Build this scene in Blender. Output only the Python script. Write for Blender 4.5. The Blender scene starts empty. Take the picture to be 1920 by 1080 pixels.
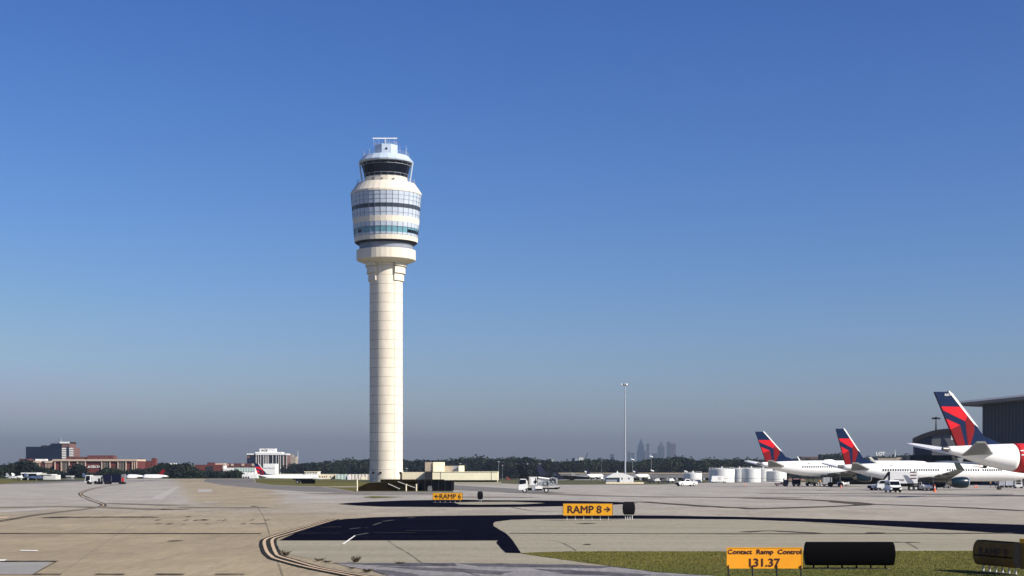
import bpy, math, random
from mathutils import Vector, Matrix
R = math.radians
sc = bpy.context.scene
COL = sc.collection
rnd = random.Random(7)
# ---------------------------------------------------------------- camera model (for measuring where things stand)
FPX, HZ, CH = 3000.0, 882.0, 4.0
def gx(px, D): return (px - 960.0) / FPX * D
def gz(py, D): return CH + (HZ - py) / FPX * D
def G(px, py):
    D = CH * FPX / (py - HZ)
    return (gx(px, D), D)
cam = bpy.data.cameras.new("camera"); co = bpy.data.objects.new("camera", cam); COL.objects.link(co)
co.location = (0, 0, CH); co.rotation_euler = (R(90), 0, 0)
cam.sensor_width = 36; cam.lens = 36 * FPX / 1920; cam.shift_y = (HZ - 540) / 1920
cam.clip_start = 0.5; cam.clip_end = 60000
sc.camera = co
# ---------------------------------------------------------------- light
AZ_X, AZ_Y, EL = 0.875, -0.485, R(34)
sd = Vector((AZ_X * math.cos(EL), AZ_Y * math.cos(EL), math.sin(EL))).normalized()
sl = bpy.data.lights.new("sun", 'SUN'); sl.energy = 5.0; sl.angle = R(0.53); sl.color = (1.0, 0.93, 0.82)
so = bpy.data.objects.new("sun", sl); COL.objects.link(so)
so.rotation_euler = sd.to_track_quat('Z', 'Y').to_euler(); so.location = (50, -50, 200)
w = bpy.data.worlds.new("World"); sc.world = w; w.use_nodes = True
nt = w.node_tree; nt.nodes.clear()
o_ = nt.nodes.new('ShaderNodeOutputWorld'); bg = nt.nodes.new('ShaderNodeBackground'); sky = nt.nodes.new('ShaderNodeTexSky')
sky.sky_type = 'NISHITA'; sky.sun_disc = False; sky.sun_elevation = EL; sky.sun_rotation = math.atan2(AZ_X, AZ_Y)
sky.altitude = 300; sky.air_density = 1.0; sky.dust_density = 0.6; sky.ozone_density = 3.0
# grade the physical sky: deeper blue overhead, per channel out = k * (0.05 * sky) ** p / 0.05
sep = nt.nodes.new('ShaderNodeSeparateColor'); cmb = nt.nodes.new('ShaderNodeCombineColor'); nt.links.new(sky.outputs[0], sep.inputs[0])
for i_, (k_, p_) in enumerate(((3.60, 1.80), (2.24, 1.50), (2.02, 1.20))):
    m1 = nt.nodes.new('ShaderNodeMath'); m1.operation = 'MULTIPLY'; m1.inputs[1].default_value = 0.05; nt.links.new(sep.outputs[i_], m1.inputs[0])
    m2 = nt.nodes.new('ShaderNodeMath'); m2.operation = 'POWER'; m2.inputs[1].default_value = p_; nt.links.new(m1.outputs[0], m2.inputs[0])
    m3 = nt.nodes.new('ShaderNodeMath'); m3.operation = 'MULTIPLY'; m3.inputs[1].default_value = k_ / 0.05; nt.links.new(m2.outputs[0], m3.inputs[0])
    m4 = nt.nodes.new('ShaderNodeMath'); m4.operation = 'MINIMUM'; m4.inputs[1].default_value = (7.6, 8.2, 10.8)[i_]; nt.links.new(m3.outputs[0], m4.inputs[0])
    nt.links.new(m4.outputs[0], cmb.inputs[i_])
nt.links.new(cmb.outputs[0], bg.inputs[0])
bg.inputs[1].default_value = 0.05
nt.links.new(bg.outputs[0], o_.inputs[0])
sc.view_settings.view_transform = 'Standard'; sc.view_settings.look = 'None'; sc.view_settings.exposure = 0.55; sc.view_settings.gamma = 1
sc.cycles.use_denoising = True
sc.cycles.max_bounces = 6; sc.cycles.volume_bounces = 0; sc.cycles.transparent_max_bounces = 8
# ---------------------------------------------------------------- materials
def mat(name, col, rough=0.6, metal=0.0, var=0.0, scale=1.0, var2=0.0, bump=0.0, spec=0.5, stretch=None, col2=None):
    m = bpy.data.materials.new(name); m.use_nodes = True
    n = m.node_tree; b = n.nodes['Principled BSDF']
    b.inputs['Roughness'].default_value = rough; b.inputs['Metallic'].default_value = metal
    b.inputs['Specular IOR Level'].default_value = spec
    b.inputs['Base Color'].default_value = (*col, 1)
    if var > 0 or col2:
        tc = n.nodes.new('ShaderNodeTexCoord'); mp = n.nodes.new('ShaderNodeMapping')
        n.links.new(tc.outputs['Object'], mp.inputs[0])
        if stretch: mp.inputs['Scale'].default_value = stretch
        ns = n.nodes.new('ShaderNodeTexNoise'); ns.inputs['Scale'].default_value = scale; ns.inputs['Detail'].default_value = 8; ns.inputs['Roughness'].default_value = 0.6
        n.links.new(mp.outputs[0], ns.inputs[0])
        cr = n.nodes.new('ShaderNodeMix'); cr.data_type = 'RGBA'
        mr = n.nodes.new('ShaderNodeMapRange'); mr.inputs[1].default_value = 0.3; mr.inputs[2].default_value = 0.7
        n.links.new(ns.outputs[0], mr.inputs[0]); n.links.new(mr.outputs[0], cr.inputs[0])
        c2 = col2 if col2 else tuple(c * (1 - var) for c in col)
        c1 = col if col2 else tuple(min(1, c * (1 + var * 0.5)) for c in col)
        cr.inputs[6].default_value = (*c2, 1); cr.inputs[7].default_value = (*c1, 1)
        n.links.new(cr.outputs[2], b.inputs['Base Color'])
        if bump > 0:
            bp = n.nodes.new('ShaderNodeBump'); bp.inputs['Strength'].default_value = bump
            n.links.new(ns.outputs[0], bp.inputs['Height']); n.links.new(bp.outputs[0], b.inputs['Normal'])
    return m
class NT:
    """tiny node-graph helper"""
    def __init__(s, m): s.n = m.node_tree; s.b = s.n.nodes['Principled BSDF']
    def val(s, x, sock):
        if isinstance(x, (int, float)): sock.default_value = x
        elif isinstance(x, tuple): sock.default_value = x
        else: s.n.links.new(x, sock)
    def m(s, op, a, b=0.0, c=0.0, clamp=False):
        k = s.n.nodes.new('ShaderNodeMath'); k.operation = op; k.use_clamp = clamp
        s.val(a, k.inputs[0]); s.val(b, k.inputs[1]); s.val(c, k.inputs[2]); return k.outputs[0]
    def noise(s, vec, scale, detail=6, rough=0.6, st=None):
        if st:
            mp = s.n.nodes.new('ShaderNodeMapping'); s.n.links.new(vec, mp.inputs[0]); mp.inputs['Scale'].default_value = st; vec = mp.outputs[0]
        k = s.n.nodes.new('ShaderNodeTexNoise'); k.inputs['Scale'].default_value = scale; k.inputs['Detail'].default_value = detail; k.inputs['Roughness'].default_value = rough
        s.n.links.new(vec, k.inputs[0]); return k.outputs[0]
    def rng(s, x, a, b, c=0.0, d=1.0, smooth=True):
        k = s.n.nodes.new('ShaderNodeMapRange'); k.interpolation_type = 'SMOOTHSTEP' if smooth else 'LINEAR'
        s.val(x, k.inputs[0]); k.inputs[1].default_value = a; k.inputs[2].default_value = b; k.inputs[3].default_value = c; k.inputs[4].default_value = d
        return k.outputs[0]
    def mix(s, f, a, b, mode='MIX'):
        k = s.n.nodes.new('ShaderNodeMix'); k.data_type = 'RGBA'; k.blend_type = mode
        s.val(f, k.inputs[0]); s.val(a, k.inputs[6]); s.val(b, k.inputs[7]); return k.outputs[2]
    def pos(s, kind='Object'):
        tc = s.n.nodes.new('ShaderNodeTexCoord'); sp = s.n.nodes.new('ShaderNodeSeparateXYZ'); s.n.links.new(tc.outputs[kind], sp.inputs[0])
        return tc.outputs[kind], sp.outputs[0], sp.outputs[1], sp.outputs[2]
M = {}
def mk(name, *a, **k): M[name] = mat(name, *a, **k)
mk('white_paint', (0.84, 0.84, 0.82), 0.35, var=0.06, scale=0.6)
mk('dull_white', (0.62, 0.62, 0.60), 0.6, var=0.15, scale=0.5)
mk('cream', (0.74, 0.66, 0.48), 0.8, var=0.12, scale=0.3)
mk('pale_yellow', (0.88, 0.82, 0.60), 0.8, var=0.08, scale=0.2)
mk('cream_pod', (0.70, 0.64, 0.53), 0.7, var=0.06, scale=0.3)
mk('panel_white', (0.45, 0.51, 0.60), 0.35, 0.0, var=0.10, scale=0.5)
mk('mullion', (0.07, 0.09, 0.14), 0.5)
mk('teal_glass', (0.13, 0.30, 0.37), 0.2, var=0.3, scale=0.6)
mk('pod_window', (0.045, 0.055, 0.075), 0.3, spec=0.3)
mk('dark_glass', (0.004, 0.006, 0.012), 0.12, spec=0.18)
mk('navy_glass', (0.010, 0.015, 0.035), 0.35, var=0.3, scale=0.05, spec=0.25)
mk('window_grey', (0.018, 0.024, 0.04), 0.3, spec=0.2)
mk('light_steel', (0.44, 0.52, 0.62), 0.4, 0.0)
mk('grey_steel', (0.30, 0.32, 0.36), 0.5)
mk('teal_dark', (0.008, 0.022, 0.030), 0.35, spec=0.2)
mk('hangar_wall_shaded', (0.15, 0.155, 0.17), 0.8, var=0.15, scale=0.2)  # curved hangar's grey darkened in place of shade on its front
mk('near_black', (0.010, 0.010, 0.012), 0.9, spec=0.05)
mk('drum_grey', (0.20, 0.225, 0.28), 0.6, var=0.15, scale=0.3)
mk('black', (0.0035, 0.0035, 0.004), 0.9, spec=0.02)
mk('tyre', (0.015, 0.015, 0.016), 0.85)
mk('dark_grey', (0.030, 0.032, 0.037), 0.8, spec=0.15, var=0.3, scale=0.5)
mk('mid_grey', (0.17, 0.17, 0.175), 0.7, var=0.2, scale=0.3)
mk('brick', (0.135, 0.028, 0.024), 0.9, var=0.25, scale=0.15)
mk('brick_dull', (0.115, 0.038, 0.036), 0.9, var=0.25, scale=0.15)
mk('brown_panel', (0.16, 0.085, 0.075), 0.8, var=0.2, scale=0.15)
mk('tan_wall', (0.36, 0.30, 0.24), 0.9, var=0.15, scale=0.1)
mk('rooftan', (0.55, 0.42, 0.32), 0.9)
mk('sign_amber', (0.74, 0.345, 0.004), 0.5, var=0.08, scale=1.5)
mk('sign_orange', (0.90, 0.36, 0.008), 0.5, var=0.08, scale=1.5)
mk('sign_text', (0.045, 0.008, 0.008), 0.6)
mk('sign_side', (0.09, 0.06, 0.04), 0.6)
mk('plane_white', (0.85, 0.85, 0.84), 0.22, var=0.05, scale=0.4)
mk('plane_grey', (0.14, 0.145, 0.14), 0.35, var=0.1, scale=0.4)  # aircraft grey, lowered to hold the shade of wing and tailplane undersides
mk('wing_shaded', (0.035, 0.045, 0.045), 0.35, var=0.15, scale=0.5)  # winglet: grey paint darkened to stand in for shade
mk('fin_blue', (0.003, 0.014, 0.055), 0.4, spec=0.15)
mk('fin_red', (0.58, 0.009, 0.020), 0.45, spec=0.15)
mk('fin_darkred', (0.18, 0.004, 0.008), 0.45, spec=0.15)
mk('engine_blue', (0.003, 0.014, 0.026), 0.25, spec=0.3)
mk('chrome', (0.75, 0.77, 0.8), 0.18, 1.0)
mk('hot_metal', (0.20, 0.19, 0.18), 0.35, 0.8)
mk('red', (0.55, 0.02, 0.02), 0.4)
mk('cone_orange', (0.85, 0.12, 0.04), 0.5)
mk('navy', (0.004, 0.006, 0.024), 0.6, spec=0.15)
mk('silver', (0.42, 0.45, 0.50), 0.4, 0.3, var=0.1, scale=0.6)
mk('hiviz', (0.75, 0.35, 0.10), 0.8)
mk('skin', (0.35, 0.19, 0.12), 0.6)
mk('cloth_navy', (0.02, 0.025, 0.05), 0.9)
mk('rust_orange', (0.55, 0.16, 0.07), 0.5)
mk('tank_white', (0.72, 0.73, 0.72), 0.5, var=0.10, scale=0.3)
mk('purple_dark', (0.012, 0.008, 0.025), 0.5, spec=0.2)
mk('bark', (0.05, 0.035, 0.025), 0.95)
mk('skyline_glass', (0.02, 0.035, 0.07), 0.6, spec=0.1)
mk('skyline_stone', (0.09, 0.085, 0.09), 0.8, spec=0.1)
mk('skyline_rose', (0.16, 0.08, 0.09), 0.8, spec=0.1)
mk('weathered', (0.11, 0.085, 0.05), 0.9, var=0.5, scale=0.4)
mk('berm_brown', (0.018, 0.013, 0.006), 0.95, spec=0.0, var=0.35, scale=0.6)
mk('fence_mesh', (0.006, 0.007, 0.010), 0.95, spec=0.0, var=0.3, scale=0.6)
# foliage: light and dark leaf clumps
def leafmat(name, c1, c2):
    m = mat(name, c1, 0.75, spec=0.2); g = NT(m); v, x, y, z = g.pos('Object')
    f = g.noise(v, 0.35, 4); g.n.links.new(g.mix(g.rng(f, 0.35, 0.65), (*c2, 1), (*c1, 1)), g.b.inputs['Base Color']); M[name] = m
leafmat('leaf_green', (0.026, 0.038, 0.018), (0.010, 0.016, 0.011))
leafmat('leaf_dark', (0.015, 0.023, 0.015), (0.006, 0.010, 0.009))
# ribbed metal
def ribmat(name, c1, c2, axis, period, duty=0.5, rough=0.6):
    m = mat(name, c1, rough); g = NT(m); v, x, y, z = g.pos('Object')
    t = g.m('FRACT', g.m('DIVIDE', (x, y, z)[axis], period))
    g.n.links.new(g.mix(g.m('GREATER_THAN', t, duty), (*c1, 1), (*c2, 1)), g.b.inputs['Base Color']); M[name] = m
ribmat('ribbed_dark', (0.040, 0.050, 0.068), (0.020, 0.026, 0.040), 0, 1.1)
ribmat('ribbed_cream', (0.78, 0.74, 0.66), (0.36, 0.30, 0.26), 0, 1.6, 0.6)
ribmat('ribbed_green', (0.58, 0.68, 0.62), (0.30, 0.42, 0.38), 0, 1.7, 0.6)
# tower shaft: precast panels with thin dark joints
def shaft_mat():
    m = mat('shaft_concrete', (0.60, 0.54, 0.44), 0.85); g = NT(m); v, x, y, z = g.pos('Object')
    t = g.m('FRACT', g.m('DIVIDE', g.m('ADD', z, -0.97), 3.23))
    hj = g.m('LESS_THAN', t, 0.045)
    vj = g.m('LESS_THAN', g.m('ABSOLUTE', g.m('SUBTRACT', g.m('ABSOLUTE', g.m('SUBTRACT', x, 0.45)), 2.9)), 0.07)
    j = g.m('MAXIMUM', hj, vj)
    cell = g.m('FLOOR', g.m('DIVIDE', g.m('ADD', z, -0.97), 3.23)); wn = g.n.nodes.new('ShaderNodeTexWhiteNoise'); wn.noise_dimensions = '1D'
    g.n.links.new(cell, wn.inputs['W'])
    ns = g.noise(v, 0.35, 8, st=(1, 1, 0.25))
    base = g.mix(g.rng(ns, 0.3, 0.7), (0.68, 0.615, 0.51, 1), (0.80, 0.73, 0.61, 1))
    base = g.mix(g.m('MULTIPLY', wn.outputs[0], 0.22), base, (0.50, 0.45, 0.37, 1))
    g.n.links.new(g.mix(g.m('MULTIPLY', j, 0.72), base, (0.17, 0.14, 0.11, 1)), g.b.inputs['Base Color'])
    M['shaft'] = m
shaft_mat()
# apron concrete
def apron_mat():
    m = mat('apron_concrete', (0.3, 0.28, 0.26), 0.92, spec=0.2); g = NT(m); v, x, y, z = g.pos('Object')
    big = g.noise(v, 0.02, 6, st=(0.9, 0.6, 1)); mid = g.noise(v, 0.16, 8, 0.7, st=(0.8, 0.35, 1)); fine = g.noise(v, 1.6, 10, 0.75)
    grain = g.noise(v, 9.0, 6, 0.8)
    yy = g.m('ADD', y, g.m('MULTIPLY', g.m('ADD', big, -0.5), 190.0))
    fa = g.m('SUBTRACT', 1.0, g.rng(yy, 90, 235))
    cx = g.m('ADD', g.m('MULTIPLY', y, -0.19), 4.0)
    dx = g.m('ABSOLUTE', g.m('SUBTRACT', g.m('ADD', x, g.m('MULTIPLY', g.m('ADD', mid, -0.5), 14.0)), cx))
    fb = g.m('MULTIPLY', g.m('SUBTRACT', 1.0, g.rng(g.m('DIVIDE', dx, g.m('MAXIMUM', y, 10.0)), 0.022, 0.034)), g.rng(y, 100, 200))
    left = g.rng(x, 4.0, -10.0)
    fa2 = g.m('MULTIPLY', fa, g.m('MULTIPLY_ADD', left, 0.55, 0.45))
    f = g.m('MAXIMUM', fa2, g.m('MULTIPLY', fb, 0.85), clamp=True)
    grey = g.mix(g.rng(mid, 0.3, 0.7), (0.275, 0.255, 0.225, 1), (0.405, 0.380, 0.332, 1))
    tan = g.mix(g.rng(mid, 0.3, 0.7), (0.235, 0.183, 0.102, 1), (0.370, 0.298, 0.178, 1))
    c = g.mix(f, grey, tan)
    c = g.mix(g.m('MULTIPLY', g.rng(fine, 0.42, 0.75), 0.38), c, (0.15, 0.13, 0.11, 1))
    c = g.mix(g.m('MULTIPLY', g.rng(grain, 0.35, 0.7), 0.24), c, (0.46, 0.42, 0.37, 1))
    ln = g.noise(v, 1.0, 6, 0.7, st=(5.0, 0.28, 1)); ln2 = g.noise(v, 1.0, 4, 0.6, st=(1.1, 0.10, 1))
    c = g.mix(g.m('MULTIPLY', g.rng(ln, 0.45, 0.75), 0.42), c, (0.12, 0.10, 0.08, 1)); c = g.mix(g.m('MULTIPLY', g.rng(ln2, 0.5, 0.75), 0.26), c, (0.14, 0.12, 0.10, 1))
    c = g.mix(g.m('MULTIPLY', g.rng(ln, 0.5, 0.25), 0.20), c, (0.46, 0.42, 0.34, 1))
    # fine slab joints, 7.6 m apart
    def joint(co_, per, wdt):
        return g.m('LESS_THAN', g.m('ABSOLUTE', g.m('SUBTRACT', g.m('FRACT', g.m('DIVIDE', co_, per)), 0.5)), wdt)
    j = g.m('MAXIMUM', joint(g.m('ADD', y, g.m('MULTIPLY', x, 0.02)), 11.4, 0.0035), joint(g.m('ADD', x, g.m('MULTIPLY', y, 0.19)), 11.4, 0.0035))
    c = g.mix(g.m('MULTIPLY', j, 0.30), c, (0.10, 0.085, 0.07, 1))
    # rubber and fluid streaks along the traffic direction
    st = g.noise(v, 0.5, 5, 0.55, st=(0.05, 1.1, 1))
    c = g.mix(g.m('MULTIPLY', g.rng(st, 0.56, 0.78), 0.20), c, (0.13, 0.115, 0.105, 1))
    g.n.links.new(c, g.b.inputs['Base Color'])
    bp = g.n.nodes.new('ShaderNodeBump'); bp.inputs['Strength'].default_value = 0.25; bp.inputs['Distance'].default_value = 0.03
    g.n.links.new(fine, bp.inputs['Height']); g.n.links.new(bp.outputs[0], g.b.inputs['Normal'])
    M['apron'] = m
apron_mat()
def patchy(name, ca, cb, sc1, rough=0.95, st=(0.3, 1.2, 1), spec=0.15):
    m = mat(name, ca, rough, spec=spec); g = NT(m); v, x, y, z = g.pos('Object')
    a = g.noise(v, sc1, 8, 0.65, st=st); b = g.noise(v, sc1 * 12, 8, 0.75)
    d = g.noise(v, 1.0, 6, 0.7, st=(4.0, 0.3, 1))
    f = g.m('ADD', g.m('ADD', g.m('MULTIPLY', g.rng(a, 0.3, 0.7), 0.45), g.m('MULTIPLY', g.rng(b, 0.3, 0.7), 0.25)), g.m('MULTIPLY', g.rng(d, 0.3, 0.7), 0.30))
    g.n.links.new(g.mix(f, (*ca, 1), (*cb, 1)), g.b.inputs['Base Color']); M[name] = m
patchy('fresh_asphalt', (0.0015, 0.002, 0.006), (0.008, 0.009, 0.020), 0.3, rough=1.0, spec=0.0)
patchy('old_asphalt', (0.115, 0.108, 0.102), (0.215, 0.20, 0.185), 0.12)
patchy('shoulder', (0.11, 0.105, 0.11), (0.33, 0.315, 0.31), 0.5)
patchy('pale_concrete', (0.22, 0.20, 0.145), (0.345, 0.315, 0.235), 0.2)
patchy('light_patch', (0.33, 0.31, 0.29), (0.43, 0.40, 0.37), 0.2)
patchy('grey_panel', (0.22, 0.215, 0.20), (0.31, 0.30, 0.28), 0.3)
patchy('joint_dark', (0.03, 0.024, 0.018), (0.11, 0.09, 0.07), 0.8, st=(1, 1, 1))
patchy('tar', (0.03, 0.03, 0.035), (0.15, 0.14, 0.15), 1.0, st=(0.5, 0.5, 1))
patchy('faint_mark', (0.02, 0.02, 0.022), (0.16, 0.15, 0.14), 1.5, st=(1, 1, 1))
patchy('stain', (0.13, 0.11, 0.09), (0.22, 0.19, 0.16), 0.5, st=(1, 1, 1))
patchy('worn_white', (0.62, 0.60, 0.56), (0.78, 0.76, 0.72), 1.0, st=(1, 1, 1))
patchy('border_black', (0.006, 0.007, 0.005), (0.035, 0.032, 0.024), 1.5, st=(1, 1, 1))
patchy('worn_cream', (0.42, 0.31, 0.20), (0.58, 0.44, 0.30), 1.0, st=(1, 1, 1))
patchy('lawn', (0.075, 0.080, 0.014), (0.14, 0.118, 0.030), 0.25, st=(0.5, 1.2, 1))
patchy('field', (0.05, 0.06, 0.022), (0.11, 0.10, 0.05), 0.02, st=(1, 1, 1))
def grassblade_mat():
    m = mat('grass_blade', (0.08, 0.1, 0.02), 0.8, spec=0.2); g = NT(m); v, x, y, z = g.pos('Object')
    a = g.noise(v, 0.5, 6); b = g.noise(v, 6.0, 3)
    near = g.rng(y, 70.0, 61.0)
    c = g.mix(g.rng(a, 0.35, 0.65), (0.100, 0.110, 0.015, 1), (0.180, 0.148, 0.030, 1))
    c = g.mix(near, c, (0.060, 0.090, 0.012, 1))
    c = g.mix(g.m('MULTIPLY', g.rng(b, 0.45, 0.75), 0.25), c, (0.22, 0.17, 0.06, 1))
    g.n.links.new(c, g.b.inputs['Base Color']); M['blade'] = m
grassblade_mat()
# ---------------------------------------------------------------- mesh builder
class MB:
    def __init__(s): s.v = []; s.f = []; s.mi = []
    def add(s, vs, fs, mi=0):
        o = len(s.v); s.v += [tuple(p) for p in vs]; s.f += [tuple(i + o for i in f) for f in fs]; s.mi += [mi] * len(fs); return s
    def box(s, x0, x1, y0, y1, z0, z1, mi=0):
        return s.add([(x0,y0,z0),(x1,y0,z0),(x1,y1,z0),(x0,y1,z0),(x0,y0,z1),(x1,y0,z1),(x1,y1,z1),(x0,y1,z1)],
              [(0,3,2,1),(4,5,6,7),(0,1,5,4),(1,2,6,5),(2,3,7,6),(3,0,4,7)], mi)
    def ring_loft(s, rings, cap=True, mi=0, closed=True):
        n = len(rings[0]); vs = [p for r in rings for p in r]; fs = []
        for i in range(len(rings) - 1):
            for j in range(n if closed else n - 1):
                a = i*n + j; b = i*n + (j+1) % n
                fs.append((a, b, b + n, a + n))
        if cap: fs.append(tuple(reversed(range(n)))); fs.append(tuple((len(rings)-1)*n + j for j in range(n)))
        return s.add(vs, fs, mi)
    def lathe(s, prof, n=32, cx=0, cy=0, mi=0, a0=0.0, cap=True):
        return s.ring_loft([[(cx + r*math.cos(a0 + 2*math.pi*j/n), cy + r*math.sin(a0 + 2*math.pi*j/n), z) for j in range(n)] for r, z in prof], cap, mi)
    def tube(s, p, q, r, n=8, r2=None, mi=0):
        p = Vector(p); q = Vector(q); d = (q - p).normalized(); u = d.orthogonal().normalized(); w_ = d.cross(u); r2 = r if r2 is None else r2
        ring = lambda c, rr: [tuple(c + u*rr*math.cos(2*math.pi*j/n) + w_*rr*math.sin(2*math.pi*j/n)) for j in range(n)]
        return s.ring_loft([ring(p, r), ring(q, r2)], True, mi)
    def prism_y(s, prof, y0, y1, mi=0, taper=None):
        """profile in x,z swept along y; taper(z)->width factor"""
        n = len(prof); t = taper or (lambda x, z: 1.0); c = (y0 + y1) / 2; h = (y1 - y0) / 2
        a = [(x, c - h*t(x, z), z) for x, z in prof]; b = [(x, c + h*t(x, z), z) for x, z in prof]
        fs = [tuple(range(n)), tuple(reversed(range(n, 2*n)))] + [(i, (i+n), (i+1) % n + n, (i+1) % n) for i in range(n)]
        return s.add(a + b, fs, mi)
    def prism_z(s, poly, z0, z1, mi=0):
        n = len(poly)
        return s.add([(x, y, z0) for x, y in poly] + [(x, y, z1) for x, y in poly],
              [tuple(reversed(range(n))), tuple(range(n, 2*n))] + [(i, (i+1) % n, (i+1) % n + n, i + n) for i in range(n)], mi)
    def build(s, name, mats, parent=None, smooth=False, loc=None, rot=None):
        me = bpy.data.meshes.new(name); me.from_pydata(s.v, [], s.f)
        for m_ in (mats if isinstance(mats, (list, tuple)) else [mats]): me.materials.append(M[m_] if isinstance(m_, str) else m_)
        for p, i in zip(me.polygons, s.mi): p.material_index = i
        me.validate(); 
        import bmesh
        bm = bmesh.new(); bm.from_mesh(me); bmesh.ops.recalc_face_normals(bm, faces=bm.faces[:]); bm.to_mesh(me); bm.free()
        if smooth:
            for p in me.polygons: p.use_smooth = True
            if smooth != 'all': me.set_sharp_from_angle(angle=R(38))
        o = bpy.data.objects.new(name, me); COL.objects.link(o)
        if parent: o.parent = parent
        if loc: o.location = loc
        if rot: o.rotation_euler = rot
        return o
def tag(o, label=None, cat=None, group=None, kind=None):
    if label: o['label'] = label
    if cat: o['category'] = cat
    if group: o['group'] = group
    if kind: o['kind'] = kind
    return o
def thing(name, label, cat, loc=(0, 0, 0), rz=0.0, group=None):
    o = bpy.data.objects.new(name, None); COL.objects.link(o); o.empty_display_size = 0.5
    o.location = loc; o.rotation_euler = (0, 0, rz); return tag(o, label, cat, group)
def clone(root, loc, rz=None, label=None, group=None, scale=None):
    r = root.copy(); COL.objects.link(r); r.location = loc
    if rz is not None: r.rotation_euler = (0, 0, rz)
    if label: r['label'] = label
    if group: r['group'] = group
    if scale: r.scale = scale
    for ch in list(root.children):
        c = ch.copy(); COL.objects.link(c); c.parent = r
        for gch in list(ch.children):
            d = gch.copy(); COL.objects.link(d); d.parent = c
    return r
def text(name, s, size, m, parent, loc, rot, align='CENTER', ext=0.004, sx=1.0, bold=0.0, fit=None):
    cu = bpy.data.curves.new(name, 'FONT'); cu.body = s; cu.size = size; cu.extrude = ext; cu.align_x = align; cu.align_y = 'CENTER'
    t = bpy.data.objects.new(name + '_tmp', cu); COL.objects.link(t)
    bpy.context.view_layer.update()
    me = bpy.data.meshes.new_from_object(t); me.name = name
    bpy.data.objects.remove(t); bpy.data.curves.remove(cu)
    V = [v.co.copy() for v in me.vertices]; Fc = [tuple(p.vertices) for p in me.polygons]
    if fit:
        x0 = min(v.x for v in V); x1 = max(v.x for v in V); y0 = min(v.y for v in V); y1 = max(v.y for v in V)
        V = [Vector(((v.x-(x0+x1)/2)*fit[0]/(x1-x0), (v.y-(y0+y1)/2)*fit[1]/(y1-y0), v.z)) for v in V]
    else: V = [Vector((v.x*sx, v.y, v.z)) for v in V]
    mb = MB()
    for k, (dx, dy) in enumerate(((0, 0), (bold, 0), (-bold, 0), (0, bold), (0, -bold)) if bold else ((0, 0),)):
        mb.add([(v.x + dx, v.y + dy, v.z + k*0.0007) for v in V], Fc)
    me2 = bpy.data.meshes.new(name); me2.from_pydata(mb.v, [], mb.f); me2.materials.append(M[m]); bpy.data.meshes.remove(me)
    o = bpy.data.objects.new(name, me2); COL.objects.link(o); o.parent = parent; o.location = loc; o.rotation_euler = rot; return o
def sheet(name, pts, z, m, kind='structure', label=None, parent=None):
    """flat sheet on the ground from (x,y) points"""
    mb = MB(); mb.v = [(x, y, z) for x, y in pts]; mb.f = [tuple(range(len(pts)))]; mb.mi = [0]
    o = mb.build(name, m, parent)
    me = o.data
    if me.polygons[0].normal.z < 0: me.flip_normals()
    o['kind'] = kind
    if label: o['label'] = label
    return o
def smoothline(pts, n=6):
    out = []
    P = [pts[0]] + list(pts) + [pts[-1]]
    for i in range(1, len(P) - 2):
        p0, p1, p2, p3 = P[i-1], P[i], P[i+1], P[i+2]
        for k in range(n):
            t = k / n
            out.append(tuple(0.5*((2*p1[j]) + (-p0[j]+p2[j])*t + (2*p0[j]-5*p1[j]+4*p2[j]-p3[j])*t*t + (-p0[j]+3*p1[j]-3*p2[j]+p3[j])*t**3) for j in (0, 1)))
    out.append(tuple(pts[-1])); return out
def ribbon_mb(mb, pts, wd, z, jit=0.0):
    L, Rr = [], []
    for i, p in enumerate(pts):
        a = Vector(pts[max(0, i-1)]); b = Vector(pts[min(len(pts)-1, i+1)]); d = (b - a)
        if d.length < 1e-6: continue
        d.normalize(); nrm = Vector((-d.y, d.x)); ww = wd/2 * (1 + rnd.uniform(-jit, jit))
        L.append((p[0] + nrm.x*ww, p[1] + nrm.y*ww, z)); Rr.append((p[0] - nrm.x*ww, p[1] - nrm.y*ww, z))
    n = len(L); mb.add(L + Rr, [(i, i+1, i+1+n, i+n) for i in range(n-1)])
def ribbon(name, pts, wd, z, m, jit=0.0):
    mb = MB(); ribbon_mb(mb, pts, wd, z, jit); o = mb.build(name, m)
    for p in o.data.polygons:
        pass
    if o.data.polygons and o.data.polygons[0].normal.z < 0: o.data.flip_normals()
    o['kind'] = 'structure'; return o
def pxline(pts, n=6): return smoothline([G(*p) for p in pts], n)
def rough_edge(pts, amp, n=5):
    out = []
    for a, b in zip(pts, pts[1:] + pts[:1]):
        for k in range(n):
            t = k / n; out.append((a[0] + (b[0]-a[0])*t + rnd.uniform(-amp, amp)*2, a[1] + (b[1]-a[1])*t + rnd.uniform(-amp, amp)*0.35))
    return out
# ================================================================ GROUND
def lerp_tab(tab, x):
    if x <= tab[0][0]: return tab[0][1]
    for (a, va), (b, vb) in zip(tab, tab[1:]):
        if x <= b: return va + (vb - va) * (x - a) / (b - a)
    return tab[-1][1]
EDGE = [(-400, 830), (-135, 830), (-95, 790), (-70, 700), (-10, 640), (8, 660), (70, 660), (140, 620), (300, 640)]
def ground_z(x, y):
    e = lerp_tab(EDGE, x); t = max(0.0, min(1.0, (y - e) / 140)); t = t*t*(3 - 2*t)
    return -4.5 * t
xs = [-26000, -12000, -6000, -3000, -1500, -900, -600] + [-480 + 20*i for i in range(49)] + [600, 900, 1500, 3000, 6000, 12000, 26000]
ys = [-3000, -800, -200, 0, 200, 400, 500] + [520 + 20*i for i in range(26)] + [1100, 1300, 1700, 2500, 4000, 8000, 14000, 26000]
mb = MB(); nx = len(xs)
mb.v = [(x, y, ground_z(x, y)) for y in ys for x in xs]
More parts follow.
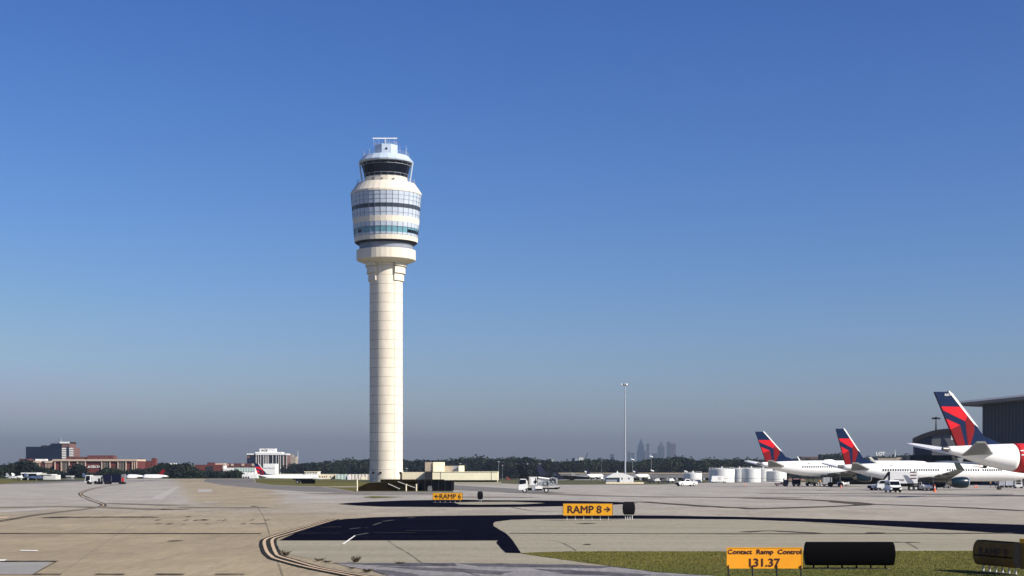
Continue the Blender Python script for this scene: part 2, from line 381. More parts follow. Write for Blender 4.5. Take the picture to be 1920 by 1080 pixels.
mb.f = [(j*nx+i, j*nx+i+1, (j+1)*nx+i+1, (j+1)*nx+i) for j in range(len(ys)-1) for i in range(nx-1)]; mb.mi = [0]*len(mb.f)
g_ = mb.build('ground', 'field', smooth='all'); g_['kind'] = 'structure'; g_['label'] = 'dull green airfield land reaching the horizon'
AP = [(-1500, 908.5), (0, 908.5), (50, 905.5), (120, 902.5), (200, 898.2), (478, 897.4), (480, 905), (510, 909.5), (560, 911.5), (600, 912), (640, 917.5), (664, 922),
      (850, 922.5), (850, 906.5), (940, 906.5), (1000, 909), (1240, 908.5), (1330, 905), (1700, 904), (2300, 904)]
ap = [G(*p) for p in AP] + [(450, -100), (-450, -100)]
sheet('apron', ap, 0.01, 'apron', label='jointed tan and grey concrete taxiway and apron')
# darker asphalt roads
Z1, Z2, Z3, Z4 = 0.018, 0.026, 0.034, 0.042
def psheet(name, pts, z, m, n=1, **k):
    p = [G(*q) for q in pts]
    return sheet(name, p, z, m, **k)
psheet('service_road', [(386, 897.9), (476, 897.9), (478, 905), (508, 910), (560, 912.2), (600, 912.8), (640, 918.2), (664, 923), (850, 923.3), (850, 925.5), (700, 925.2), (640, 924.3), (560, 921), (480, 915.5), (420, 910), (382, 903)], Z1, 'old_asphalt', label='grey asphalt service road beyond the taxiway')
psheet('service_road', [(852, 910.2), (905, 913), (960, 916), (1010, 920), (1070, 925), (1000, 926), (920, 922), (852, 919)], Z1, 'old_asphalt', label='grey asphalt strip left of the white service truck')
psheet('service_road', [(-300, 907.0), (40, 905.2), (120, 902.2), (200, 898.6), (150, 903.6), (60, 907.6), (-300, 911)], Z1+0.001, 'old_asphalt', label='grey road edge beside the far left grass')
# grass
psheet('grass_island', [(480, 898.3), (560, 898.6), (600, 900), (680, 902.6), (690, 906), (664, 921.6), (640, 917.3), (600, 911.8), (560, 911.3), (510, 909.3), (482, 904.8)], 0.02, 'lawn', label='green grass island left of the control tower')
psheet('footpath', [(590, 912.4), (668, 911.6), (668, 913.8), (640, 914.2), (600, 912.9)], 0.03, 'pale_concrete', label='pale path crossing the grass island')
psheet('grass_verge', [(-400, 899), (90, 899), (60, 903.5), (0, 907.8), (-400, 908)], 0.02, 'lawn', label='strip of green grass at the far left edge')
psheet('dry_verge', [(679, 932.2), (700, 930.4), (757, 932.3), (700, 934.6)], Z2, 'lawn', label='thin dry weeds in the concrete')
FG = [(975, 1038.2), (1010, 1036.5), (1060, 1035.4), (1130, 1034.8), (1300, 1034.9), (1600, 1034.4), (1920, 1033.6), (2300, 1033), (2300, 1130), (1500, 1130), (1420, 1086), (1330, 1080), (1230, 1073.5), (1150, 1063), (1080, 1053.5), (1020, 1045)]
psheet('lawn', [(a_ + rnd.uniform(-1, 1), b_ + rnd.uniform(-.35, .35)) for (a0_, b0_), (a1_, b1_) in zip(FG, FG[1:] + FG[:1]) for k_ in range(8) for a_, b_ in [(a0_ + (a1_-a0_)*k_/8, b0_ + (b1_-b0_)*k_/8)]], 0.03, 'lawn', label='clipped green and straw coloured lawn behind the frequency sign')
# pale concrete foreground panel right of the fillet and shoulder asphalt
PC = [(527, 1014.2), (930, 1014.2), (948, 1037.5), (975, 1038.4), (1020, 1045), (1080, 1053.5), (1150, 1063), (1000, 1060.5), (850, 1057.5), (700, 1057), (632, 1056), (560, 1044), (522, 1036), (514, 1024), (513, 1016)]
psheet('pale_concrete', PC, Z1, 'pale_concrete', label='pale concrete panel in front of the black asphalt')
PC2 = [(925, 980), (975, 975), (1100, 974), (1400, 975.5), (1650, 987), (1920, 1003), (2200, 1014), (2200, 1034), (1920, 1033.5), (1300, 1034.8), (1130, 1034.7), (1060, 1035.3), (1010, 1036.4), (977, 1038), (965, 1020), (950, 1003), (932, 990)]
psheet('pale_concrete', PC2, Z1, 'pale_concrete', label='pale concrete between the black asphalt and the lawn')
SH = [(628, 1057.3), (700, 1057.8), (800, 1058), (900, 1058.3), (1000, 1061), (1100, 1063.5), (1150, 1064), (1230, 1074), (1330, 1080.5), (1450, 1092), (1200, 1130), (800, 1130), (760, 1090), (700, 1072), (655, 1064)]
for edge_ in ([(612, 1057), (700, 1057), (770, 1056.8), (850, 1056.9), (860, 1062), (760, 1063), (690, 1060.5)], [(860, 1057), (960, 1058), (1090, 1060.5), (1150, 1063), (1130, 1067), (1000, 1065), (900, 1063)], [(700, 1063), (830, 1066), (960, 1073), (940, 1079), (820, 1072)], [(690, 1068), (740, 1072), (790, 1080), (760, 1083), (720, 1078)], [(1000, 1068), (1100, 1072), (1220, 1079), (1180, 1083), (1060, 1077)]):
    psheet('shoulder_edge', rough_edge(edge_, 1.4), Z3, 'tar', label='dark crumbling tar edge of the shoulder')
psheet('shoulder', rough_edge(SH, 1.0), Z2, 'shoulder', label='weathered blue grey asphalt shoulder in the foreground')
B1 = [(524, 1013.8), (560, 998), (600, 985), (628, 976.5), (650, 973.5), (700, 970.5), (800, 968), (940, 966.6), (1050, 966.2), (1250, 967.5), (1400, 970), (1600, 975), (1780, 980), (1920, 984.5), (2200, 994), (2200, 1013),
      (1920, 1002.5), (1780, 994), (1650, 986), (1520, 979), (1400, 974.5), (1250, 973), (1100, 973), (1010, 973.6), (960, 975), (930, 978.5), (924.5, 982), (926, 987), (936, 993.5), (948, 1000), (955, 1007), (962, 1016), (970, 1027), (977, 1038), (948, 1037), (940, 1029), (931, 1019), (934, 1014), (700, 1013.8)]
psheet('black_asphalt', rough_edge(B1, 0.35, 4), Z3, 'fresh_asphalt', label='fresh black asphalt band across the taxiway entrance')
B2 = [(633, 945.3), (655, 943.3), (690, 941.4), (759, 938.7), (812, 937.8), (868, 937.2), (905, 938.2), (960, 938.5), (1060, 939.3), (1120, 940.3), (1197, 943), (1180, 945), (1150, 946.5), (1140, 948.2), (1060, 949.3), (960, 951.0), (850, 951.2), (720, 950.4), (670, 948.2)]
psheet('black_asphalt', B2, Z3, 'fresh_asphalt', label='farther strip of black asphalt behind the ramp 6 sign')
psheet('apron_wedge', [(850, 942.6), (890, 941.6), (960, 941.3), (1022, 943.9), (980, 946.2), (900, 946.9), (862, 946.4)], Z4, 'pale_concrete', label='light concrete wedge inside the farther black strip')
# paint: taxiway edge lines with black borders
L1 = [(623.8, 973.8), (586, 985), (542.5, 997.5), (508.8, 1008), (497.5, 1013.5), (495.5, 1020), (498, 1030), (502, 1038), (508.8, 1044.5), (517.5, 1049.4), (555, 1060), (592.5, 1068.8), (630, 1076), (665, 1083), (760, 1100)]
L2 = [(632.5, 973.8), (592.5, 986), (545, 1001), (518.5, 1008.8), (510.5, 1013.8), (511, 1022.5), (513.8, 1031), (517.5, 1038.8), (523.8, 1044.5), (555, 1053.8), (592.5, 1065), (630, 1072.5), (655, 1077), (680, 1081), (790, 1100)]
for L in (L1, L2):
    pts = pxline(L, 6)
    ribbon('taxiway_line_border', pts, 0.50, Z4 + (0.0 if L is L1 else 0.003), 'border_black', 0.1)
for L in (L1, L2):
    pts = pxline(L, 6); ribbon('taxiway_line', pts, 0.17, Z4 + 0.012, 'worn_cream', 0.06)
# dark wavy guide line far left
W1 = [(-60, 984), (0, 976.5), (60, 966.5), (110, 960), (160, 954), (185, 950), (190, 946.5), (172, 940), (158, 934), (149, 928), (150, 924), (165, 918), (190, 912.5), (215, 908.5), (250, 904), (300, 898.8)]
W2 = [(-60, 986.5), (0, 978.5), (60, 968), (110, 961.5), (165, 955), (192, 950.5), (198, 947), (186, 941), (170, 935), (156, 929), (154, 925), (170, 918.5), (195, 913), (220, 908.8), (255, 904), (303, 898.8)]
for L in (W1, W2): ribbon('guide_line_border', pxline(L, 6), 0.26, Z2 + (0.003 if L is W2 else 0), 'joint_dark', 0.25)
ribbon('guide_line', pxline([(158, 935), (152, 928), (152, 924.5), (168, 918), (192, 912.7), (217, 908.6)], 6), 0.13, Z2+0.012, 'worn_cream', 0.1)
ribbon('guide_line', pxline([(170, 935.5), (185, 941.5), (194, 947), (187, 951), (165, 954.5)], 6), 0.12, Z2+0.012, 'worn_cream', 0.1)
# joints, cracks, marks
def crack(pts, wd=0.12, m='joint_dark', name='joint', z=Z4):
    """lines lying across the view are real seal or stain bands: widen them to about a pixel of depth"""
    dx, dy = abs(pts[-1][0]-pts[0][0]), abs(pts[-1][1]-pts[0][1]); ym = sum(p[1] for p in pts)/len(pts); Dm = CH*FPX/(ym-HZ)
    if dy < 0.06*dx: wd = max(wd, (0.8 if name == 'crack' else 1.3 if m == 'joint_dark' else 1.2) * Dm*Dm/12000 * (0.75 if dx > 400 else 1.0))
    else: wd *= 0.6
    return ribbon(name, smoothline([G(*p) for p in pts], 5), wd, z, m, 0.35)
crack([(-200, 1001), (200, 1001.2), (490, 1001.3)], 0.20)
crack([(955, 1000.6), (1300, 1001.6), (1600, 1001.7), (1900, 1000.5)], 0.16)
crack([(482, 950), (492, 965), (500, 985), (508, 1010), (514, 1035), (524, 1062), (534, 1090)], 0.035, name='crack')
crack([(340, 952), (430, 952.4), (500, 951.6)], 0.3, 'stain'); crack([(0, 952), (140, 950.5), (300, 955.5), (330, 955)], 0.5, 'stain')
crack([(200, 944), (330, 948)], 0.5, 'stain')
crack([(70, 1053.6), (107, 1053.8)], 0.07); crack([(107, 1053.8), (66, 1076)], 0.06); crack([(0, 1053.6), (70, 1053.6)], 0.07)
crack([(727, 1014), (740, 1024), (765, 1038), (790, 1056)], 0.05, name='crack'); crack([(790, 1056), (850, 1067), (900, 1082), (1000, 1110)], 0.07, name='crack')
crack([(1010, 1013), (1045, 1016), (1065, 1024), (1081, 1034)], 0.06, name='crack')
crack([(1395, 998.5), (1440, 996), (1475, 997.5), (1540, 1001)], 0.10, name='crack')
crack([(1500, 977.5), (1600, 988), (1720, 998), (1790, 1004)], 0.16, name='crack')
crack([(1625, 999.8), (1658, 1000.3)], 0.28); crack([(1096, 1022), (1108, 1022.2)], 0.18); crack([(1088, 982.2), (1112, 982.6)], 0.3)
crack([(1700, 1018), (1722, 1030)], 0.09, name='crack'); crack([(1674, 1017.5), (1725, 1018)], 0.1, name='crack')
crack([(1400, 934.5), (1530, 938), (1610, 944.5), (1625, 946.5)], 0.35, name='crack'); crack([(1630, 945.5), (1780, 951), (1920, 958)], 0.35, name='crack')
crack([(1200, 941), (1330, 950), (1420, 954)], 0.4, name='crack'); crack([(1625, 946.8), (1560, 950), (1400, 955)], 0.3, name='crack')
crack([(960, 952), (1000, 958), (1060, 961)], 0.3, name='crack')
crack([(600, 925), (700, 927), (850, 926)], 0.8, 'stain'); crack([(1010, 925.5), (1180, 931), (1500, 934)], 1.2, 'stain'); crack([(1420, 925), (1900, 927)], 1.5, 'stain')
crack([(860, 932), (1000, 933)], 1.0, 'stain')
for a in ((90, 970.6, 24), (105, 969.8, 28), (145, 969.9, 24), (184, 969.8, 30), (224, 969.7, 24), (262, 969.8, 20)):
    crack([(a[0], a[1]), (a[0]+a[2]/2, a[1]+0.4), (a[0]+a[2], a[1])], 0.30, name='rubber_mark')
crack([(350, 969.2), (356, 970)], 0.6, name='rubber_mark'); crack([(322, 1014.8), (336, 1015.2)], 0.3, name='rubber_mark'); crack([(473, 949), (479, 950)], 0.9, name='rubber_mark')
for i in range(26):
    x = rnd.uniform(290, 500); y = rnd.choice((975.5, 982.5)) + rnd.uniform(-.7, .7); crack([(x, y), (x + rnd.uniform(3, 9), y)], 0.14, 'stain', name='rubber_mark')
for x in (62, 180, 292, 404): crack([(x, 1078), (x + 54, 1078.2)], 0.10, name='joint')
# white dashes and light patches
psheet('white_dash', [(38, 1032.5), (71, 1032.6), (72, 1034.4), (38, 1034.3)], Z3, 'worn_white'); psheet('white_dash', [(-20, 1050), (13, 1050.2), (8, 1053), (-20, 1053)], Z3, 'worn_white')
psheet('grey_panel', [(-80, 1055.5), (98, 1054.6), (62, 1078), (-80, 1078)], Z2, 'grey_panel')
psheet('light_patch', [(281, 936.2), (290, 931), (325, 914.5), (338, 911.2), (330, 917), (312, 930), (303, 936.5)], Z2, 'light_patch')
psheet('light_patch', [(388, 941), (420, 943), (388, 942.8), (378, 940)], Z2, 'light_patch'); psheet('light_patch', [(372, 918), (398, 917.5), (396, 922.5), (370, 922.5)], Z2, 'light_patch')
psheet('light_patch', [(0, 958), (60, 954.5), (110, 954), (60, 957.8), (0, 961)], Z2, 'light_patch')
psheet('yellow_mark', [(-10, 970.5), (20, 969.2), (10, 972.5), (-10, 973)], Z3, 'worn_cream')
# white worn stripe running up the near black asphalt
psheet('white_stripe', [(641, 1021.3), (645, 1022), (667, 1005.6), (664.8, 1005)], Z4, 'worn_white')
for seg in ([(560, 1001), (600, 1000.4), (640, 1001)], [(655, 993), (675, 990.5), (690, 991)], [(600, 989.5), (640, 988.8)], [(760, 996), (860, 995)], [(700, 1000), (780, 999.5)], [(668, 1004.5), (690, 1000.5)], [(700, 985.5), (706, 983.5), (715, 980.5)], [(718, 978.5), (738, 975.8)], [(765, 972.3), (778, 971.2)]):
    ribbon('white_stripe', [G(*p) for p in seg], 0.2, Z4, 'faint_mark', 0.5)
# ================================================================ GRASS (uncountable)
def inpoly(x, y, poly):
    c = False; n = len(poly)
    for i in range(n):
        x1, y1 = poly[i]; x2, y2 = poly[(i+1) % n]
        if (y1 > y) != (y2 > y) and x < (x2-x1)*(y-y1)/(y2-y1)+x1: c = not c
    return c
fgw = [G(*p) for p in FG]; mb = MB(); N = 0
while N < 60000:
    y = 54 + (79 - 54) * rnd.random(); x = rnd.uniform(-1, 30)
    if not inpoly(x, y, fgw): continue
    if x / y > 0.345: continue
    N += 1; h = rnd.uniform(0.012, 0.032) * (1.25 if rnd.random() < 0.05 else 1); a = rnd.uniform(0, 6.28); wd = rnd.uniform(0.012, 0.03); c, s = math.cos(a), math.sin(a)
    lx, ly = rnd.uniform(-.03, .03), rnd.uniform(-.03, .03)
    mb.add([(x - c*wd, y - s*wd, 0.03), (x + c*wd, y + s*wd, 0.03), (x + lx, y + ly, 0.03 + h)], [(0, 1, 2)])
tag(mb.build('grass', 'blade'), 'short green and straw grass blades on the foreground lawn', 'grass', kind='stuff')
def weed(px, py, rad, h, label, n=70):
    x, y = G(px, py); mb = MB()
    for i in range(n):
        a = rnd.uniform(0, 6.28); rr = rad * rnd.random() * 0.35; tip = rad * rnd.uniform(0.2, 1); hh = h * rnd.uniform(0.4, 1); wd = rnd.uniform(0.012, 0.03)
        c, s = math.cos(a), math.sin(a); bx, by = c*rr, s*rr
        mb.add([(bx - s*wd, by + c*wd, 0), (bx + s*wd, by - c*wd, 0), (bx + c*tip*0.6, by + s*tip*0.6, hh*0.75), (c*tip, s*tip, hh)], [(0, 1, 2), (1, 3, 2)])
    o = mb.build('weed_tuft', 'weathered'); o.location = (x, y, 0.04); tag(o, label, 'weed')
weed(536, 1043, 0.35, 0.30, 'spiky weed tuft just right of the curved taxiway lines')
weed(667, 1055.5, 0.3, 0.32, 'dark weed tuft at the back edge of the blue grey shoulder')
weed(597, 1053, 0.35, 0.13, 'low dry weeds between the taxiway lines and the shoulder')
weed(613, 1056, 0.30, 0.10, 'flat dry weeds at the left tip of the shoulder')
weed(688, 1074, 0.35, 0.14, 'reddish dry weed in the foreground at the bottom edge')
weed(660, 1068, 0.2, 0.08, 'small dry weed on the shoulder near the lines')
weed(750, 1058, 0.3, 0.08, 'very low weed patch along the shoulder edge')
# ================================================================ SIGNS
def box_sign(name, label, px0, px1, yt, yb, ybase, face, lines, frame='sign_side', depth=0.32, posts=6, postm='dull_white', rz=0.0, cat='airfield sign'):
    D = CH * FPX / (ybase - HZ); x0, x1 = gx(px0, D), gx(px1, D); z1, z0 = gz(yt, D), gz(yb, D); W = x1 - x0; H_ = z1 - z0
    t = thing(name, label, cat, ((x0 + x1)/2, D, 0.03), rz)
    b = MB().box(-W/2, W/2, 0.012, depth, z0, z1).build('housing', frame, t)
    f = MB().box(-W/2 + 0.03, W/2 - 0.03, -0.002, 0.012, z0 + 0.03, z1 - 0.03).build('face', face, t)
    fr = MB(); e = 0.03
    fr.box(-W/2, W/2, -0.012, 0.012, z0, z0+e).box(-W/2, W/2, -0.012, 0.012, z1-e, z1).box(-W/2, -W/2+e, -0.011, 0.012, z0+e, z1-e).box(W/2-e, W/2, -0.011, 0.012, z0+e, z1-e)
    fr.build('rim', frame if face != 'sign_orange' else 'sign_amber', t)
    for s, ax, bx_, az, bz_ in lines:
        text('legend', s, 1, 'sign_text', t, ((ax+bx_)/2*W - W/2, -0.008, z1 - (az+bz_)/2*H_), (R(90), 0, 0), fit=((bx_-ax)*W, (bz_-az)*H_), bold=0.042*(bz_-az)*H_)
    for i in range(posts):
        xx = -W/2 + W*(i + 0.5)/posts if posts > 4 else -W/2 + 0.06 + (W-0.12)*i/(posts-1)
        MB().tube((xx, depth/2 if posts > 4 else -0.03, -0.06), (xx, depth/2 if posts > 4 else -0.03, z0 + (0.0 if posts > 4 else 0.12)), 0.028, 6).build('leg', postm, t)
    if posts > 4: MB().box(-W/2+0.05, W/2-0.05, depth/2-0.03, depth/2+0.03, 0.0, 0.025).build('base_rail', 'mid_grey', t)
    return t, W, z0, H_
def arrow(t, x, z, L, h, face_y=-0.012, flip=1):
    b = MB(); th = h*0.13
    b.add([(x, face_y, z-th), (x+L*0.8*flip, face_y, z-th), (x+L*0.8*flip, face_y, z+th), (x, face_y, z+th)], [(0, 1, 2, 3)])
    tip = (x+L*flip, face_y-0.001, z)
    for s in (1, -1):
        b.add([tip, (x+(L-h*0.62)*flip, face_y-0.001, z+s*h*0.5), (x+(L-h*0.92)*flip, face_y-0.001, z+s*h*0.42), (x+(L-h*0.36)*flip, face_y-0.001, z)], [(0, 1, 2, 3)])
    return b.build('arrow', 'sign_text', t)
t, W, z0, H_ = box_sign('direction_sign', 'amber sign reading RAMP 8 with a right arrow on short legs', 1055.5, 1149, 944.3, 967.8, 976.7, 'sign_amber', [('RAMP 8', 0.095, 0.77, 0.21, 0.79)])
arrow(t, W*0.325, z0 + H_*0.5, W*0.135, H_*0.42)
t, W, z0, H_ = box_sign('direction_sign', 'small amber sign reading RAMP 6 with a left arrow in front of the dark bank', 811, 867.5, 924.3, 938, 942.8, 'sign_amber', [('RAMP 6', 0.235, 0.94, 0.21, 0.80)])
arrow(t, -W*0.285, z0 + H_*0.5, W*0.165, H_*0.50, flip=-1)
t, W, z0, H_ = box_sign('frequency_sign', 'orange board reading Contact Ramp Control 131.37 in the foreground grass', 1362.5, 1504.8, 1028, 1067.6, 1086, 'sign_orange',
   [('Contact  Ramp  Control', 0.015, 0.985, 0.10, 0.37), ('131.37', 0.30, 0.70, 0.53, 0.90)], frame='sign_amber', depth=0.04, posts=4, postm='dark_grey')
def barrel_sign(name, label, pos, W, z0, z1, rz, mats, nleg, legm, bulge=0.10, dep=0.30, text_=None):
    t = thing(name, label, 'airfield sign', (pos[0], pos[1], 0.03), rz); K = 12; rings = []
    zc = (z0+z1)/2; hh = (z1-z0)/2
    for sx, fy in ((-1, 0.55), (-1, 1.0), (1, 1.0), (1, 0.55)):
        pass
    def prof(k, n=K): a = -math.pi/2 + math.pi*k/n; return math.cos(a), math.sin(a)
    ring = []
    for k in range(K+1):
        c, s = prof(k); ring.append((-dep*(0.45 + 0.55*c), zc + hh*s, c))
    for k in range(K+1):
        c, s = prof(K-k); ring.append((dep*(0.45 + 0.55*c), zc + hh*s, c))
    b = MB(); L = [(-W/2 - bulge*c*0.6, y, z) for y, z, c in ring]; Rg = [(W/2 + bulge*c*0.6, y, z) for y, z, c in ring]
    b.ring_loft([L, Rg], True); b.mi[-1] = b.mi[-2] = 1
    b.build('housing', [mats[0], 'near_black'], t, smooth=True)
    c = MB().box(-W/2 - 0.01, W/2 + 0.01, -dep*0.5, dep*0.5, z1 - 0.012, z1 + 0.022).build('cap_rail', 'black', t)
    if text_:
        text('legend', text_, 1, 'sign_text', t, (0.02, -dep - 0.012, zc + hh*0.15), (R(90), 0, 0), fit=(W*0.72, hh*0.62), bold=0.008)
        MB().box(-W/2, W/2, -dep*0.99, -dep*0.85, zc-hh*0.25, zc-hh*0.05).build('hinge_strip', 'black', t)
    for i in range(nleg):
        xx = -W/2 + W*(i+0.5)/nleg; lg = MB().tube((xx, 0, -0.05), (xx, 0, z0+0.03), 0.035, 8).build('leg', legm, t)
    if nleg > 4: MB().box(-W/2+0.1, W/2-0.1, -0.04, 0.04, 0.0, 0.03).build('base_rail', 'mid_grey', t)
    return t
D = 64.5; x0, x1 = gx(1512, D), gx(1673, D)
barrel_sign('blank_sign', 'plain black back of a barrel shaped sign beside the orange frequency board', ((x0+x1)/2, D), x1-x0, gz(1061, D), gz(1018.5, D), 0.0, ['black'], 6, 'black')
mk('shaded_amber', (0.24, 0.13, 0.035), 0.8, spec=0.1, var=0.35, scale=1.5)  # sign amber darkened, shade of the turned faces put into the colour
D = 62.0; fx, fy = gx(1838, 63.0), 63.0
dx_, dy_ = gx(1911, 60.6) - fx, 60.6 - fy
barrel_sign('turned_sign', 'brown amber barrel sign turned away from the sun at the right edge', (fx + dx_/2, fy + dy_/2), math.hypot(dx_, dy_), gz(1063, 61.8), gz(1017, 61.8), math.atan2(dy_, dx_), ['shaded_amber'], 6, 'dull_white', text_='RAMP 9', bulge=0.12)
D = 59.8; t = thing('turned_sign', 'grey end of a second sign cut off by the right edge', 'airfield sign', (gx(1913, D), D, 0.03), R(-52))
MB().box(0, 1.6, 0, 0.34, gz(1068, D), gz(1013, D)).build('housing', 'dark_grey', t)
MB().box(0.02, 1.58, -0.012, 0.0, gz(1066, D), gz(1015, D)).build('face', 'shaded_amber', t)
MB().box(-0.02, 1.62, -0.02, 0.36, gz(1020, D), gz(1011.5, D)).build('cap', 'sign_amber', t)  # sunlit top of the amber face, given the lighter amber
for i in range(4): MB().tube((0.2+0.4*i, 0.17, -0.05), (0.2+0.4*i, 0.17, gz(1068, D)), 0.03, 6).build('leg', 'dull_white', t)
D = 129.5; barrel_sign('end_on_sign', 'dark rounded sign seen end on just right of the RAMP 8 sign', (gx(1179, D), D), 0.72, gz(965.5, D), gz(942, D), 0.0, ['near_black'], 4, 'dull_white', 0.22, 0.3)
D = 205; barrel_sign('end_on_sign', 'small dark rounded sign seen end on right of the RAMP 6 sign', (gx(900.3, D), D), 0.48, gz(936.5, D), gz(922, D), 0.0, ['near_black'], 2, 'dull_white', 0.2, 0.3)
# ================================================================ CONTROL TOWER
TD = 561.0; TX = gx(724, TD)
tw = thing('control_tower', 'tall cream concrete control tower with a faceted glazed pod and dark glass cab', 'control tower', (TX, TD, 0), 0)
MB().lathe([(5.92, -0.5), (5.92, 4.15)], 72).build('base', 'shaft', tw, smooth=True)
MB().lathe([(5.78, z) for z in (4.15, 20, 40, 60, 77.2)], 72).build('shaft', 'shaft', tw, smooth=True)
def arc_block(rin, rout, z0, z1, a0, a1, n=24):
    b = MB(); rings = []
    for i in range(n+1):
        a = a0 + (a1-a0)*i/n; c, s = math.cos(a), math.sin(a)
        rings.append([(rin*c, rin*s, z0), (rout*c, rout*s, z0), (rout*c, rout*s, z1), (rin*c, rin*s, z1)])
    b.ring_loft(rings, True); return b
for side in (0, 180):
    cb = None
    for k, (ro, za, zb) in enumerate(((6.25, 70.2, 72.65), (6.75, 72.75, 75.15), (7.25, 75.25, 77.3))):
        b = arc_block(5.0, ro, za, zb, R(side - 58), R(side + 58))
        o = b.build('corbel' if cb is None else 'step', 'cream_pod', tw if cb is None else cb, smooth=True)
        if cb is None: cb = o
NF = 36; A0 = R(270) + math.pi/NF
def facet(prof, name, m, parent=tw, n=NF, cap=False, a0=None): return MB().lathe(prof, n, cap=cap, a0=A0 if a0 is None else a0).build(name, m, parent)
facet([(5.5, 76.3), (7.3, 76.35), (10.2, 77.45), (10.35, 77.6), (10.35, 80.95), (9.2, 81.0)], 'collar', 'cream_pod')
MB().lathe([(9.35, 80.9), (9.35, 83.2)], 64, cap=False).build('drum', 'drum_grey', tw, smooth=True)
facet([(9.0, 83.05), (10.2, 83.1), (11.0, 83.7)], 'soffit', 'dark_grey')
def rr(z): return 11.02 + (12.35 - 11.02) * (z - 83.7) / (101 - 83.7)
bands = [(83.7, 85.4, 'cream_pod', 'cream_band', 0), (85.4, 86.15, 'panel_white', 'panel_band', 0), (86.15, 88.15, 'teal_glass', 'teal_window_band', -0.06), (88.15, 89.8, 'panel_white', 'panel_band', 0),
         (89.8, 91.75, 'cream_pod', 'cream_band', 0.03), (91.75, 94.55, 'panel_white', 'panel_band', 0), (94.55, 96.0, 'pod_window', 'window_band', -0.08), (96.0, 100.3, 'panel_white', 'panel_band', 0)]
for z0, z1, m, nm, off in bands: facet([(rr(z0)-0.3, z0), (rr(z0)+off, z0), (rr(z1)+off, z1), (rr(z1)-0.3, z1)], nm, m)
facet([(12.0, 100.3), (12.42, 100.3), (12.42, 101.0), (10.25, 104.1), (9.9, 104.15), (9.9, 103.3), (7.0, 103.3)], 'pod_roof', 'cream_pod')
# a few opened dark windows in the teal band
def facet_pane(i, z0, z1, m, name, off, parent, n=NF, a0=A0, rf=rr, inset=0.12):
    a = a0 + 2*math.pi*i/n; b_ = a + 2*math.pi/n
    P = []
    for an, z in ((a, z0), (b_, z0), (b_, z1), (a, z1)):
        r_ = rf(z) + off; P.append(Vector((r_*math.cos(an), r_*math.sin(an), z)))
    c = sum(P, Vector()) / 4; P = [c + (p - c)*(1-inset) for p in P]; nrm = (P[1]-P[0]).cross(P[3]-P[0]).normalized(); 
    if nrm.dot(Vector((c.x, c.y, 0))) < 0: nrm = -nrm
    return MB().add([tuple(p) for p in P] + [tuple(p + nrm*0.08) for p in P], [(3, 2, 1, 0), (4, 5, 6, 7), (0, 1, 5, 4), (1, 2, 6, 5), (2, 3, 7, 6), (3, 0, 4, 7)]).build(name, m, parent)
for i in (-8, -6, 4, 5, 6, 7): facet_pane(i, 86.3, 87.5, 'dark_glass', 'window', -0.05, tw)
mu = MB()
for i in range(NF):
    a = A0 + 2*math.pi*i/NF; c, s = math.cos(a), math.sin(a)
    for z0, z1 in ((85.4, 89.8), (91.75, 100.3)): mu.tube((rr(z0)*c, rr(z0)*s, z0), (rr(z1)*c, rr(z1)*s, z1), 0.085, 4)
for z in (85.45, 88.15, 92.9, 97.4, 98.85, 100.25):
    r_ = rr(z) + 0.02
    for i in range(NF):
        a = A0 + 2*math.pi*i/NF; b = a + 2*math.pi/NF; mu.tube((r_*math.cos(a), r_*math.sin(a), z), (r_*math.cos(b), r_*math.sin(b), z), 0.055, 4)
mu.build('mullions', 'mullion', tw)
# cab
NC = 20; AC = R(270) + math.pi/NC
facet([(7.5, 103.3), (7.5, 106.25), (7.0, 106.3)], 'cab_wall', 'cream_pod', n=NC, a0=AC)
facet([(7.45, 106.3), (8.75, 111.4)], 'cab_glass', 'dark_glass', n=NC, a0=AC)
cm = MB()
def rc(z): return 7.5 + (8.8 - 7.5) * (z - 106.3) / 5.1
for z, w_ in ((107.35, 0.07), (110.45, 0.08), (106.35, 0.08), (111.3, 0.07)):
    for i in range(NC):
        a = AC + 2*math.pi*i/NC; b = a + 2*math.pi/NC; r_ = rc(z) + 0.03; cm.tube((r_*math.cos(a), r_*math.sin(a), z), (r_*math.cos(b), r_*math.sin(b), z), w_, 4)
for i in range(NC):
    a = AC + 2*math.pi*i/NC; c, s = math.cos(a), math.sin(a)
    for z0, z1 in ((106.3, 107.35), (110.45, 111.4)): cm.tube((rc(z0)*c, rc(z0)*s, z0), (rc(z1)*c, rc(z1)*s, z1), 0.05, 4)
cm.build('cab_frames', 'grey_steel', tw)
facet([(8.4, 111.4), (9.5, 111.5), (9.62, 111.95), (7.95, 113.9), (7.6, 114.0), (0.1, 114.05)], 'cab_roof', 'light_steel', n=NC, a0=AC)
for an in (-4, 184, 40, 140, 90):
    a = R(an); c, s = math.cos(a), math.sin(a)
    MB().tube((9.35*c, 9.35*s, 111.9), (8.15*c, 8.15*s, 103.4), 0.30, 6).build('strut', 'light_steel', tw)
def rail(name, r, z, h, n, parent, m='grey_steel', rad=0.045):
    b = MB()
    for k in range(n):
        a = 2*math.pi*k/n; c, s = math.cos(a), math.sin(a); a2 = 2*math.pi*(k+1)/n
        b.tube((r*c, r*s, z), (r*c, r*s, z+h), rad, 4)
        for hh in (0.5, 1.0): b.tube((r*c, r*s, z+h*hh), (r*math.cos(a2), r*math.sin(a2), z+h*hh), rad, 4)
    return b.build(name, m, parent)
rail('roof_railing', 8.0, 113.85, 1.1, 24, tw); rail('balcony_railing', 10.1, 104.0, 1.15, 30, tw)
ph = MB().lathe([(4.25, 114.0), (4.25, 117.75), (3.9, 117.9), (0.05, 117.95)], 8, a0=R(22.5)+R(6), cap=False).build('penthouse', 'light_steel', tw)
rail('penthouse_railing', 4.1, 117.8, 0.9, 12, ph, rad=0.035)
